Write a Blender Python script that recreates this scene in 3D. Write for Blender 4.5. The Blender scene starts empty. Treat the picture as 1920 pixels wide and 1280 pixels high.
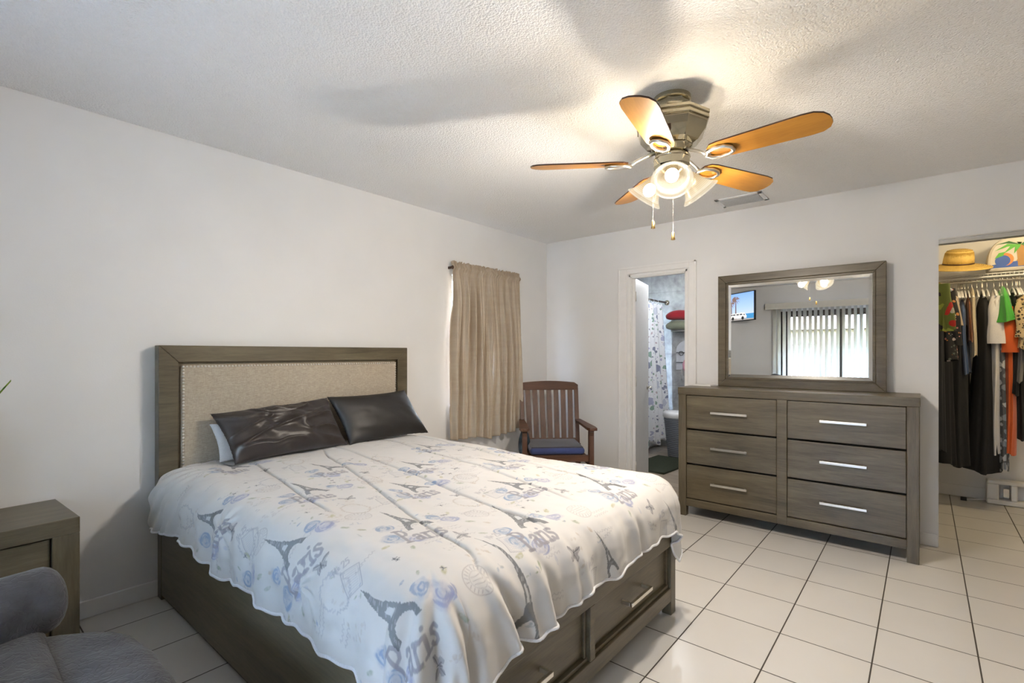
import bpy, math, random
import numpy as np
from mathutils import Vector, Matrix, Euler
random.seed(7)
SC = bpy.context.scene
COL = SC.collection
PI = math.pi
R = math.radians

# ------------------------------------------------------------------ helpers
class MB:
    """collects geometry for ONE mesh"""
    def __init__(s): s.v=[]; s.f=[]; s.m=[]
    def add(s, vs, fs, mi=0, M=None):
        b=len(s.v)
        for p in vs:
            p=Vector(p)
            if M is not None: p=M@p
            s.v.append(tuple(p))
        for f in fs: s.f.append(tuple(i+b for i in f)); s.m.append(mi)
        return s
    def box(s, x0,x1,y0,y1,z0,z1, mi=0, M=None):
        if x0>x1: x0,x1=x1,x0
        if y0>y1: y0,y1=y1,y0
        if z0>z1: z0,z1=z1,z0
        vs=[(x0,y0,z0),(x1,y0,z0),(x1,y1,z0),(x0,y1,z0),(x0,y0,z1),(x1,y0,z1),(x1,y1,z1),(x0,y1,z1)]
        fs=[(0,3,2,1),(4,5,6,7),(0,1,5,4),(1,2,6,5),(2,3,7,6),(3,0,4,7)]
        return s.add(vs,fs,mi,M)
    def hexa(s, bot, top, mi=0, M=None):
        return s.add(list(bot)+list(top), [(0,3,2,1),(4,5,6,7),(0,1,5,4),(1,2,6,5),(2,3,7,6),(3,0,4,7)], mi, M)
    def prism(s, poly, z0, z1, mi=0, M=None):
        n=len(poly)
        vs=[(x,y,z0) for x,y in poly]+[(x,y,z1) for x,y in poly]
        fs=[tuple(range(n-1,-1,-1)), tuple(range(n,2*n))]+[(i,(i+1)%n,n+(i+1)%n,n+i) for i in range(n)]
        return s.add(vs,fs,mi,M)
    def lathe(s, prof, seg=32, mi=0, M=None, cap=True, ph=0):
        vs=[];n=len(prof)
        for r,z in prof:
            for k in range(seg):
                a=2*PI*k/seg+ph; vs.append((r*math.cos(a),r*math.sin(a),z))
        fs=[]
        for i in range(n-1):
            for k in range(seg):
                k2=(k+1)%seg
                fs.append((i*seg+k,i*seg+k2,(i+1)*seg+k2,(i+1)*seg+k))
        if cap:
            fs.append(tuple(range(seg-1,-1,-1))); fs.append(tuple((n-1)*seg+k for k in range(seg)))
        return s.add(vs,fs,mi,M)
    def tube(s, pts, r, seg=8, mi=0, M=None, closed=False):
        pts=[Vector(p) for p in pts]; n=len(pts); rr=r if hasattr(r,'__len__') else [r]*n
        vs=[]; up=None
        for i,p in enumerate(pts):
            if closed: t=(pts[(i+1)%n]-pts[i-1])
            else: t=pts[min(i+1,n-1)]-pts[max(i-1,0)]
            t.normalize()
            if up is None:
                up=Vector((0,0,1)) if abs(t.z)<.9 else Vector((1,0,0))
            a=(up-t*up.dot(t))
            if a.length<1e-6: a=t.orthogonal()
            a.normalize(); b=t.cross(a); up=a
            for k in range(seg):
                q=2*PI*k/seg; vs.append(p+(a*math.cos(q)+b*math.sin(q))*rr[i])
        fs=[]
        for i in range(n if closed else n-1):
            j=(i+1)%n
            for k in range(seg):
                k2=(k+1)%seg; fs.append((i*seg+k,i*seg+k2,j*seg+k2,j*seg+k))
        if not closed:
            fs.append(tuple(range(seg-1,-1,-1))); fs.append(tuple((n-1)*seg+k for k in range(seg)))
        return s.add(vs,fs,mi,M)
    def sphere(s, c, r, sx=1,sy=1,sz=1, seg=20, rings=12, mi=0, M=None):
        vs=[];fs=[]
        for i in range(1,rings):
            a=PI*i/rings
            for k in range(seg):
                b=2*PI*k/seg
                vs.append((c[0]+r*sx*math.sin(a)*math.cos(b),c[1]+r*sy*math.sin(a)*math.sin(b),c[2]-r*sz*math.cos(a)))
        n=len(vs); vs.append((c[0],c[1],c[2]-r*sz)); vs.append((c[0],c[1],c[2]+r*sz))
        for i in range(rings-2):
            for k in range(seg):
                k2=(k+1)%seg; fs.append((i*seg+k,i*seg+k2,(i+1)*seg+k2,(i+1)*seg+k))
        for k in range(seg):
            k2=(k+1)%seg; fs.append((n,k2,k)); fs.append((n+1,(rings-2)*seg+k,(rings-2)*seg+k2))
        return s.add(vs,fs,mi,M)
    def grid(s, fn, nu, nv, mi=0, closed_u=False):
        vs=[fn(i/(nu-1 if not closed_u else nu), j/(nv-1)) for j in range(nv) for i in range(nu)]
        fs=[]
        for j in range(nv-1):
            for i in range(nu if closed_u else nu-1):
                i2=(i+1)%nu
                fs.append((j*nu+i,j*nu+i2,(j+1)*nu+i2,(j+1)*nu+i))
        return s.add(vs,fs,mi)
    def build(s, name, mats, parent=None, smooth=False, bevel=0, solid=0, sub=0, loc=None, rot=None):
        me=bpy.data.meshes.new(name); me.from_pydata(s.v,[],s.f)
        if not isinstance(mats,(list,tuple)): mats=[mats]
        for m in mats: me.materials.append(m)
        if len(mats)>1: me.polygons.foreach_set('material_index', s.m)
        if smooth: me.polygons.foreach_set('use_smooth',[True]*len(me.polygons))
        me.update()
        o=bpy.data.objects.new(name,me); COL.objects.link(o)
        if parent is not None: o.parent=parent
        if loc is not None: o.location=loc
        if rot is not None: o.rotation_euler=rot
        if solid:
            md=o.modifiers.new('solid','SOLIDIFY'); md.thickness=solid; md.offset=0
        if sub:
            md=o.modifiers.new('sub','SUBSURF'); md.levels=sub; md.render_levels=sub
        if bevel:
            md=o.modifiers.new('bevel','BEVEL'); md.width=bevel; md.segments=2; md.limit_method='ANGLE'; md.angle_limit=R(40)
        return o

def rbox(mb, x0,x1,y0,y1,z0,z1, r, n=4, mi=0, M=None):
    """soft rounded box (superellipsoid-like) for upholstery"""
    cx,cy,cz=(x0+x1)/2,(y0+y1)/2,(z0+z1)/2; hx,hy,hz=abs(x1-x0)/2,abs(y1-y0)/2,abs(z1-z0)/2
    r=min(r,hx,hy,hz)
    seg=4*(n+1); vs=[]; fs=[]; rows=[]
    for k in range(2*(n+1)):
        top = k>=n+1
        kk = k-(n+1) if top else k
        a = (-PI/2+ (PI/2)*kk/n) if not top else (PI/2)*kk/n
        rad=r*math.cos(a); z=(cz+hz-r if top else cz-hz+r)+r*math.sin(a)
        row=[]
        for q in range(4):
            sx=[1,-1,-1,1][q]; sy=[1,1,-1,-1][q]
            for i in range(n+1):
                b=q*PI/2+(PI/2)*i/n
                row.append(len(vs)); vs.append((cx+sx*(hx-r)+rad*math.cos(b), cy+sy*(hy-r)+rad*math.sin(b), z))
        rows.append(row)
    for a_,b_ in zip(rows[:-1],rows[1:]):
        for i in range(seg):
            j=(i+1)%seg; fs.append((a_[i],a_[j],b_[j],b_[i]))
    fs.append(tuple(reversed(rows[0]))); fs.append(tuple(rows[-1]))
    return mb.add(vs,fs,mi,M)

def tag(o,label=None,cat=None,group=None,kind=None):
    if label: o['label']=label
    if cat: o['category']=cat
    if group: o['group']=group
    if kind: o['kind']=kind
    return o
def thing(name,label,cat,loc=(0,0,0),rz=0,group=None):
    o=bpy.data.objects.new(name,None); COL.objects.link(o); o.location=loc; o.rotation_euler=(0,0,rz)
    o.empty_display_size=.1
    return tag(o,label,cat,group)
def struct(o): o['kind']='structure'; return o
def dup(o,parent=None,loc=None,rz=None):
    c=o.copy(); COL.objects.link(c)
    if parent is not None: c.parent=parent
    if loc is not None: c.location=loc
    if rz is not None: c.rotation_euler=(0,0,rz)
    for ch in list(o.children):
        if ch.parent is o: dup(ch,c)
    return c

# ------------------------------------------------------------------ materials
def srgb(r,g,b):
    f=lambda c:(c/255/12.92) if c/255<=.04045 else ((c/255+.055)/1.055)**2.4
    return (f(r),f(g),f(b),1)
class N:
    def __init__(s,name):
        s.mat=bpy.data.materials.new(name); s.mat.use_nodes=True; s.t=s.mat.node_tree
        s.bsdf=s.t.nodes['Principled BSDF']; s.out=s.t.nodes['Material Output']
    def n(s,t,**k):
        x=s.t.nodes.new(t)
        for a,b in k.items():
            if a in x.inputs.keys(): x.inputs[a].default_value=b
            else: setattr(x,a,b)
        return x
    def l(s,a,b): s.t.links.new(a,b)
    def coord(s,kind='Object',scale=(1,1,1),loc=(0,0,0),rot=(0,0,0)):
        c=s.n('ShaderNodeTexCoord'); m=s.n('ShaderNodeMapping')
        m.inputs['Scale'].default_value=scale; m.inputs['Location'].default_value=loc; m.inputs['Rotation'].default_value=rot
        s.l(c.outputs[kind],m.inputs['Vector']); return m.outputs['Vector']
    def noise(s,vec,scale,detail=3,rough=.5,dist=0):
        x=s.n('ShaderNodeTexNoise'); x.inputs['Scale'].default_value=scale; x.inputs['Detail'].default_value=detail
        x.inputs['Roughness'].default_value=rough; x.inputs['Distortion'].default_value=dist; s.l(vec,x.inputs['Vector']); return x
    def ramp(s,fac,stops,interp='LINEAR'):
        r=s.n('ShaderNodeValToRGB'); cr=r.color_ramp; cr.interpolation=interp
        while len(cr.elements)<len(stops): cr.elements.new(.5)
        for e,(p,c) in zip(cr.elements,stops): e.position=p; e.color=c
        s.l(fac,r.inputs['Fac']); return r.outputs['Color']
    def mix(s,fac,a,b,mode='MIX'):
        m=s.n('ShaderNodeMix'); m.data_type='RGBA'; m.blend_type=mode
        for k,x in (('A',a),('B',b)):
            i=[q for q in m.inputs if q.name==k and q.type=='RGBA'][0]
            if isinstance(x,(tuple,list)): i.default_value=x
            else: s.l(x,i)
        if isinstance(fac,(int,float)): m.inputs[0].default_value=fac
        else: s.l(fac,m.inputs[0])
        return [q for q in m.outputs if q.type=='RGBA'][0]
    def math(s,op,a,b=0,clamp=False):
        m=s.n('ShaderNodeMath'); m.operation=op; m.use_clamp=clamp
        for i,x in enumerate((a,b)):
            if isinstance(x,(int,float)): m.inputs[i].default_value=x
            else: s.l(x,m.inputs[i])
        return m.outputs[0]
    def bump(s,h,strength=.3,dist=.01):
        b=s.n('ShaderNodeBump'); b.inputs['Strength'].default_value=strength; b.inputs['Distance'].default_value=dist
        s.l(h,b.inputs['Height']); s.l(b.outputs['Normal'],s.bsdf.inputs['Normal'])
    def set(s,color=None,rough=None,metal=None,**k):
        if color is not None:
            if isinstance(color,tuple): s.bsdf.inputs['Base Color'].default_value=color
            else: s.l(color,s.bsdf.inputs['Base Color'])
        if rough is not None:
            if isinstance(rough,(int,float)): s.bsdf.inputs['Roughness'].default_value=rough
            else: s.l(rough,s.bsdf.inputs['Roughness'])
        if metal is not None: s.bsdf.inputs['Metallic'].default_value=metal
        for a,b in k.items(): s.bsdf.inputs[a.replace('_',' ')].default_value=b
        return s.mat
def flat(name,c,rough=.6,metal=0,nz=.06,sc=20,bump=0,**k):
    m=N(name); v=m.coord()
    x=m.noise(v,sc,3)
    lo=tuple(q*(1-nz) for q in c[:3])+(1,); hi=tuple(min(1,q*(1+nz)) for q in c[:3])+(1,)
    col=m.ramp(x.outputs['Fac'],[(.3,lo),(.7,hi)])
    m.set(col,rough,metal,**k)
    if bump: m.bump(x.outputs['Fac'],bump,.003)
    return m.mat
def wood(name,dark,light,rough=.4,axis=0,scale=14,stretch=12,bump=.05):
    m=N(name); sc=[stretch,stretch,stretch]; sc[axis]=1
    v=m.coord(scale=tuple(q/ stretch*4 for q in sc))
    a=m.noise(v,scale/3,5,.6,.6); b=m.noise(v,scale*2.2,4,.7,.2)
    big=m.noise(m.coord(),2.2,2)
    f=m.math('ADD',m.math('MULTIPLY',a.outputs['Fac'],.6),m.math('MULTIPLY',b.outputs['Fac'],.4))
    f=m.math('ADD',f,m.math('MULTIPLY',m.math('SUBTRACT',big.outputs['Fac'],.5),.35))
    col=m.ramp(f,[(.3,dark),(.7,light)])
    m.set(col,rough); m.bump(b.outputs['Fac'],bump,.002); return m.mat

M={}
# wall paint
m=N('wall_paint'); v=m.coord(); a=m.noise(v,3,3); b=m.noise(v,140,2)
m.set(m.ramp(a.outputs['Fac'],[(.3,(.75,.745,.74,1)),(.7,(.78,.775,.77,1))]),.55); m.bump(b.outputs['Fac'],.12,.002); M['wall']=m.mat
# popcorn ceiling
m=N('popcorn_ceiling'); v=m.coord(); a=m.noise(v,70,4,.7); b=m.n('ShaderNodeTexVoronoi'); b.inputs['Scale'].default_value=120; m.l(v,b.inputs['Vector'])
h=m.math('ADD',a.outputs['Fac'],m.math('MULTIPLY',b.outputs['Distance'],-.6))
big=m.noise(v,1.5,2)
m.set(m.ramp(big.outputs['Fac'],[(.3,(.90,.89,.875,1)),(.7,(.93,.92,.905,1))]),.9); m.bump(h,.75,.011); M['ceil']=m.mat
M['trim']=flat('white_trim_paint',(.8,.79,.78,1),.35,nz=.02)
M['doorp']=flat('white_door_paint',(.78,.77,.755,1),.4,nz=.02)
# floor tile
m=N('ceramic_floor_tile'); v=m.coord(loc=(1.437,2.252,0))
br=m.n('ShaderNodeTexBrick'); br.offset=0; br.squash=1
for k,q in (('Scale',1),('Mortar Size',.0032),('Mortar Smooth',.25),('Brick Width',.3385),('Row Height',.3385),('Bias',0)): br.inputs[k].default_value=q
br.inputs['Color1'].default_value=(.63,.61,.575,1); br.inputs['Color2'].default_value=(.65,.63,.595,1); br.inputs['Mortar'].default_value=(.06,.052,.042,1)
m.l(v,br.inputs['Vector'])
cl=m.noise(m.coord(),5,4); col=m.mix(.04,br.outputs['Color'],m.ramp(cl.outputs['Fac'],[(.35,(.5,.47,.43,1)),(.65,(1,1,1,1))]),'MULTIPLY')
sm=m.noise(m.coord(),9,3)
rg=m.math('ADD',m.math('MULTIPLY',sm.outputs['Fac'],.08),.20)
m.set(col,m.math('ADD',rg,m.math('MULTIPLY',br.outputs['Fac'],.5)))
m.bump(m.math('MULTIPLY',br.outputs['Fac'],-1),.5,.003); M['tile']=m.mat
DK=(.048,.038,.022,1); LT=(.155,.125,.074,1)
M['wx']=wood('grey_brown_wood_along_x',DK,LT,.36,0); M['wy']=wood('grey_brown_wood_along_y',DK,LT,.36,1); M['wz']=wood('grey_brown_wood_upright',DK,LT,.36,2)
M['teak_z']=wood('reddish_chair_wood_upright',(.045,.017,.008,1),(.14,.058,.026,1),.5,2)
M['teak_x']=wood('reddish_chair_wood_level',(.045,.017,.008,1),(.14,.058,.026,1),.5,0)
M['oak']=wood('honey_oak_blade',(.25,.10,.013,1),(.42,.20,.033,1),.33,0,scale=10,stretch=9)
M['bladetop']=flat('dark_blade_edge',(.05,.02,.01,1),.4)
M['nickel']=flat('brushed_nickel',(.72,.69,.64,1),.28,1,nz=.05)
M['chrome']=flat('polished_antique_nickel',(.50,.45,.33,1),.05,1,nz=.03)
M['brass']=flat('brass_bead',(.75,.5,.18,1),.25,1)
M['black']=flat('matte_black_plastic',(.015,.015,.016,1),.5)
M['white']=flat('white_plastic',(.8,.8,.8,1),.4,nz=.02)
M['dark']=flat('dark_recess',(.02,.018,.015,1),.8)
# linen headboard
m=N('beige_linen'); v=m.coord(scale=(1,1,1)); a=m.noise(m.coord(scale=(.25,1,4)),260,2); b=m.noise(m.coord(scale=(4,1,.25)),260,2); c_=m.noise(v,30,3)
f=m.math('ADD',m.math('MULTIPLY',a.outputs['Fac'],.62),m.math('MULTIPLY',b.outputs['Fac'],.33)); f=m.math('ADD',f,m.math('MULTIPLY',c_.outputs['Fac'],.05))
m.set(m.ramp(f,[(.38,(.30,.25,.19,1)),(.62,(.50,.43,.34,1))]),.9); m.bump(f,.4,.002); M['linen']=m.mat
def cloth(name,c,rough=.85,nz=.12,sc=300,bump=.3,sheen=.3,**k):
    m=N(name); v=m.coord(); a=m.noise(v,sc,2); b=m.noise(v,7,3)
    f=m.math('ADD',m.math('MULTIPLY',a.outputs['Fac'],.5),m.math('MULTIPLY',b.outputs['Fac'],.5))
    lo=tuple(q*(1-nz) for q in c[:3])+(1,); hi=tuple(min(1,q*(1+nz)) for q in c[:3])+(1,)
    m.set(m.ramp(f,[(.35,lo),(.65,hi)]),rough,**k); m.bsdf.inputs['Sheen Weight'].default_value=sheen; m.bump(f,bump,.003); return m.mat
M['satin_brown']=cloth('dark_brown_satin',(.018,.012,.010,1),.40,.15,60,.1,.1)
M['satin_black']=cloth('charcoal_satin',(.010,.0085,.0075,1),.5,.15,60,.1,.0)
M['sheet']=cloth('white_cotton',(.72,.73,.76,1))
M['navy']=cloth('navy_cushion_fabric',(.03,.045,.15,1),.8)
M['navytop']=cloth('grey_cushion_top',(.035,.033,.042,1),.8,.4,220,.5)
# suede
m=N('grey_suede'); v=m.coord(); a=m.noise(v,9,4,.6,.5); vo=m.n('ShaderNodeTexVoronoi'); vo.feature='DISTANCE_TO_EDGE'; vo.inputs['Scale'].default_value=34
dn=m.noise(v,8,3); vv=m.n('ShaderNodeVectorMath'); vv.operation='MULTIPLY_ADD'; m.l(dn.outputs['Color'],vv.inputs[0]); vv.inputs[1].default_value=(.25,.25,.25); m.l(v,vv.inputs[2]); m.l(vv.outputs[0],vo.inputs['Vector'])
m.set(m.ramp(a.outputs['Fac'],[(.3,(.030,.030,.032,1)),(.7,(.070,.070,.073,1))]),.85); m.bsdf.inputs['Sheen Weight'].default_value=.25; m.bsdf.inputs['Sheen Roughness'].default_value=.4
h=m.math('MINIMUM',vo.outputs['Distance'],.12); m.bump(m.math('ADD',m.math('MULTIPLY',h,4),m.math('MULTIPLY',a.outputs['Fac'],.3)),.35,.006); M['suede']=m.mat
# satin curtain
m=N('beige_satin_curtain'); v=m.coord(); a=m.noise(m.coord(scale=(1,1,7)),5,2); b=m.noise(v,3,2)
f=m.math('ADD',m.math('MULTIPLY',a.outputs['Fac'],.5),m.math('MULTIPLY',b.outputs['Fac'],.5))
m.set(m.ramp(f,[(.35,(.40,.32,.235,1)),(.65,(.45,.37,.28,1))]),.42); m.bsdf.inputs['Sheen Weight'].default_value=.1; m.bump(a.outputs['Fac'],.08,.006)
M['curtain']=m.mat
# glass
m=N('window_glass'); m.set((1,1,1,1),0.02); m.bsdf.inputs['Transmission Weight'].default_value=1; m.bsdf.inputs['IOR'].default_value=1.05
M['glass']=m.mat
m=N('mirror_glass'); m.set((.93,.94,.93,1),.008,1); M['mirror']=m.mat
def emit(name,c,st):
    m=N(name); e=m.n('ShaderNodeEmission'); e.inputs['Color'].default_value=c; e.inputs['Strength'].default_value=st; m.l(e.outputs[0],m.out.inputs['Surface']); return m.mat
M['bulb']=emit('lit_bulb',(1,.93,.82,1),30)
# lit frosted shade glass: glows and lets the bulb's light through
m=N('lit_frosted_shade_glass'); tc=m.n('ShaderNodeTexCoord'); sp=m.n('ShaderNodeSeparateXYZ'); m.l(tc.outputs['Object'],sp.inputs[0])
em=m.n('ShaderNodeEmission'); tp=m.n('ShaderNodeBsdfTransparent'); tp.inputs['Color'].default_value=(1,.96,.88,1)
zz=m.math('MULTIPLY',m.math('SUBTRACT',sp.outputs['Z'],.03),9.)
col=m.ramp(zz,[(0,(.62,.44,.24,1)),(.45,(.80,.62,.38,1)),(.70,(.92,.78,.55,1)),(.80,(1,.90,.72,1)),(.86,(.85,.70,.48,1)),(1,(1,.93,.78,1))])
wv=m.math('MULTIPLY',m.math('SINE',m.math('MULTIPLY',sp.outputs['Z'],900)),.05)
m.l(col,em.inputs['Color']); m.l(m.math('ADD',wv,.62),em.inputs['Strength'])
gl=m.n('ShaderNodeBsdfGlossy'); gl.inputs['Roughness'].default_value=.2; gl.inputs['Color'].default_value=(.012,.012,.012,1)
ad=m.n('ShaderNodeAddShader'); m.l(em.outputs[0],ad.inputs[0]); m.l(gl.outputs[0],ad.inputs[1])
m2=m.n('ShaderNodeMixShader'); m2.inputs[0].default_value=.46; m.l(ad.outputs[0],m2.inputs[1]); m.l(tp.outputs[0],m2.inputs[2]); m.l(m2.outputs[0],m.out.inputs['Surface'])
M['shade']=m.mat
# patterned cloth
def printed(name,base,cols,scale,size=.35,rough=.8,stretch=(1,1,1)):
    m=N(name); v=m.coord(scale=stretch)
    dn=m.noise(v,scale*.8,2); vv=m.n('ShaderNodeVectorMath'); vv.operation='MULTIPLY_ADD'; m.l(dn.outputs['Color'],vv.inputs[0]); vv.inputs[1].default_value=(.6/scale,)*3; m.l(v,vv.inputs[2])
    vo=m.n('ShaderNodeTexVoronoi'); vo.inputs['Scale'].default_value=scale; m.l(vv.outputs[0],vo.inputs['Vector'])
    sp=m.n('ShaderNodeSeparateColor'); m.l(vo.outputs['Color'],sp.inputs[0])
    n=len(cols); pick=m.ramp(sp.outputs[0],[(i/n,c) for i,c in enumerate(cols)],'CONSTANT')
    mask=m.math('LESS_THAN',vo.outputs['Distance'],m.math('MULTIPLY',sp.outputs[1],size*2))
    c=m.mix(mask,base,pick); m.set(c,rough); m.bsdf.inputs['Sheen Weight'].default_value=.03
    return m.mat
M['g_black']=cloth('black_jersey',(.006,.006,.008,1),sheen=.02); M['g_char']=cloth('charcoal_denim',(.014,.015,.018,1),sheen=.04)
M['g_white']=cloth('white_blouse_cotton',(.72,.70,.70,1)); M['g_cream']=cloth('cream_knit',(.55,.47,.33,1))
M['g_green']=cloth('bright_green_jersey',(.06,.36,.04,1)); M['g_orange']=cloth('orange_jersey',(.62,.10,.012,1))
M['g_blue']=cloth('blue_denim',(.05,.09,.2,1)); M['g_tan']=cloth('tan_ruffle',(.42,.33,.24,1)); M['g_grey']=cloth('grey_knit',(.16,.15,.15,1))
M['g_rust']=cloth('rust_cotton',(.35,.12,.04,1))
M['g_floral']=printed('black_floral_print',(.012,.012,.014,1),[(.6,.25,.22,1),(.7,.6,.55,1),(.55,.22,.06,1),(.1,.12,.1,1)],42,.24)
M['g_olive']=printed('olive_red_floral_print',(.13,.16,.03,1),[(.45,.02,.01,1),(.02,.02,.02,1),(.28,.33,.05,1),(.4,.38,.3,1)],14,.36)
M['g_leopard']=printed('leopard_print',(.55,.42,.24,1),[(.03,.025,.02,1),(.05,.03,.02,1)],50,.3)
M['g_grid']=printed('grey_geometric_print',(.09,.1,.12,1),[(.5,.52,.56,1),(.25,.28,.33,1)],22,.34)
FANW,SKYW,SUNW,EXPO=40,24,6,.75
# ------------------------------------------------------------------ comforter surface (u along x, v along y, metres of cloth)
CX0,CX1,CY0=-3.385,-2.025,-2.055      # flat inner rectangle
CR=.15; ZTOP=.685; ARC=CR*math.pi/2
def vnoise(x,y,seed=0):
    xi=np.floor(x).astype(np.int64); yi=np.floor(y).astype(np.int64); fx=x-xi; fy=y-yi
    def h(a,b):
        n=(a*374761393+b*668265263+seed*1442695041)&0xffffffff
        n=((n^(n>>13))*1274126177)&0xffffffff
        return ((n^(n>>16))&0xffff)/65535.
    fx=fx*fx*(3-2*fx); fy=fy*fy*(3-2*fy)
    return (h(xi,yi)*(1-fx)+h(xi+1,yi)*fx)*(1-fy)+(h(xi,yi+1)*(1-fx)+h(xi+1,yi+1)*fx)*fy-.5
CREASE=[[(-2.70,-.25),(-2.83,-.55),(-2.93,-.98),(-3.02,-1.28),(-3.12,-1.60),(-3.18,-1.80),(-3.22,-2.02),(-3.30,-2.20)],
        [(-2.60,-.10),(-2.66,-.45),(-2.70,-.85),(-2.745,-1.25),(-2.80,-1.60),(-2.86,-1.95),(-2.93,-2.15)],
        [(-2.25,-.20),(-2.31,-.55),(-2.38,-.95),(-2.45,-1.35),(-2.53,-1.75),(-2.60,-2.05)],
        [(-2.02,-.25),(-2.05,-.60),(-2.10,-1.0),(-2.18,-1.45),(-2.25,-1.9),(-2.28,-2.1)],
        [(-3.12,-.25),(-3.20,-.7),(-3.28,-1.15),(-3.33,-1.5)]]
def crease_x(c,y):
    p=np.array(c)[::-1]; return np.interp(y,p[:,1],p[:,0])
def surf(u,v):
    dx=np.where(u<CX0,u-CX0,np.where(u>CX1,u-CX1,0.)); dy=np.where(v<CY0,v-CY0,0.)
    d=np.hypot(dx,dy); e=np.maximum(d,1e-9); nx=dx/e; ny=dy/e
    a=np.clip(d,0,ARC)/CR; hang=np.maximum(d-ARC,0)
    out=CR*np.sin(a); drop=CR*(1-np.cos(a))+hang*.985
    w=np.clip(d/.30,0,1); corner=np.abs(nx*ny)*2
    # perimeter coordinate for the folds of the hanging part
    ang=np.arctan2(-ny,-nx)
    s=np.where(ny==0, v, np.where(nx==0,u,0))+ang*.16
    f=(.010*np.sin(s*31+2*vnoise(s*3,s*0,3))+.012*vnoise(s*9,hang*3,5)*2)*w*np.where(ny<-.5,.45,1.)+.006*vnoise(s*22,hang*9,15)*w
    footfold=.009*np.sin(u*26+v*6+1.2+2.5*vnoise(u*2.2,v*1.1,8))*np.clip((-ny)*1.3,0,1)*w*np.clip(.35+(-2.2-u)*.75,.15,1.2)
    tv=np.clip((-2.05-v)/.37,0,1.1)
    for (ua,ub,A) in ((-3.30,-3.14,1.),(-3.44,-3.37,.7),(-3.08,-2.98,.55),(-2.90,-2.84,.3),(-2.45,-2.36,.35)):
        tt=u-(ua+(ub-ua)*tv); footfold=footfold+A*w*np.clip(-ny*1.2,0,1)*(.030*np.exp(-((tt+.038)/.030)**2)-.030*np.exp(-(tt/.020)**2)+.016*np.exp(-((tt-.04)/.03)**2))
    f=f+footfold+corner*w*.03*np.sin(ang*11)+.02*hang
    out=out+f
    x=np.clip(u,CX0,CX1)+nx*out; y=np.maximum(v,CY0)+ny*out
    z=ZTOP-drop
    # puffed top, lengthwise creases, small wrinkles
    flat=np.clip(1-d/.16,0,1)
    z=z+flat*(.030*vnoise(u*2.1,v*1.3,1)+.016*vnoise(u*5,v*2.2,2)+.006*vnoise(u*14,v*6,4)) - flat*.012*np.clip((v+.45)/.4,0,1)
    yy=np.clip(v,-2.2,0)
    for i,c in enumerate(CREASE):
        t=(u-crease_x(c,yy)); lo,hi=c[-1][1],c[0][1]
        k=np.clip((v-lo)/.15,0,1)*np.clip((hi-v)/.15,0,1)
        z=z-k*.008*np.exp(-(t/.006)**2)+k*.005*np.exp(-((t-.030)/.028)**2)
    wr=(.0035*vnoise(u*30,v*11,6)+.0022*vnoise(u*18+v*22,v*30-u*14,7))
    # gathers near the head corner on the left
    gh=np.clip((v+.75)/.6,0,1)*np.clip((-3.22-u)/.2,0,1)
    gz=.007*np.sin((u*.7+v)*78+3*vnoise(u*7,v*7,9))*gh
    x=x+nx*(wr*1.6+gz); y=y+ny*wr*1.6; z=z+flat*(wr+gz*.6)
    # radiating tuft pulls
    for (pu,pv) in ((-3.60,-1.62),(-3.57,-.98)):
        r=np.hypot(u-pu,v-pv); th=np.arctan2(v-pv,u-pu)
        q=(.006*np.cos(th*9)-.006)*np.exp(-(r/.10)**2)*np.clip(r/.01,0,1)
        x=x-q
    return x,y,z
def hem_left(v): return CX0-(.360+.018*vnoise(v*5,v*0,11)*2+.022*np.clip((v+.5)/.5,0,1)+.004*np.sin(v*60))
def hem_foot(u): return CY0-(.350+.012*vnoise(u*5,u*0,12)*2-.02*np.sin((u+3.5)*1.5)+.004*np.sin(u*50)+.05*np.clip((-3.2-u)/.25,0,1)+.03*np.clip((u+2.05)/.2,0,1))
UR=CX1+.36; VT=-.115
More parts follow.
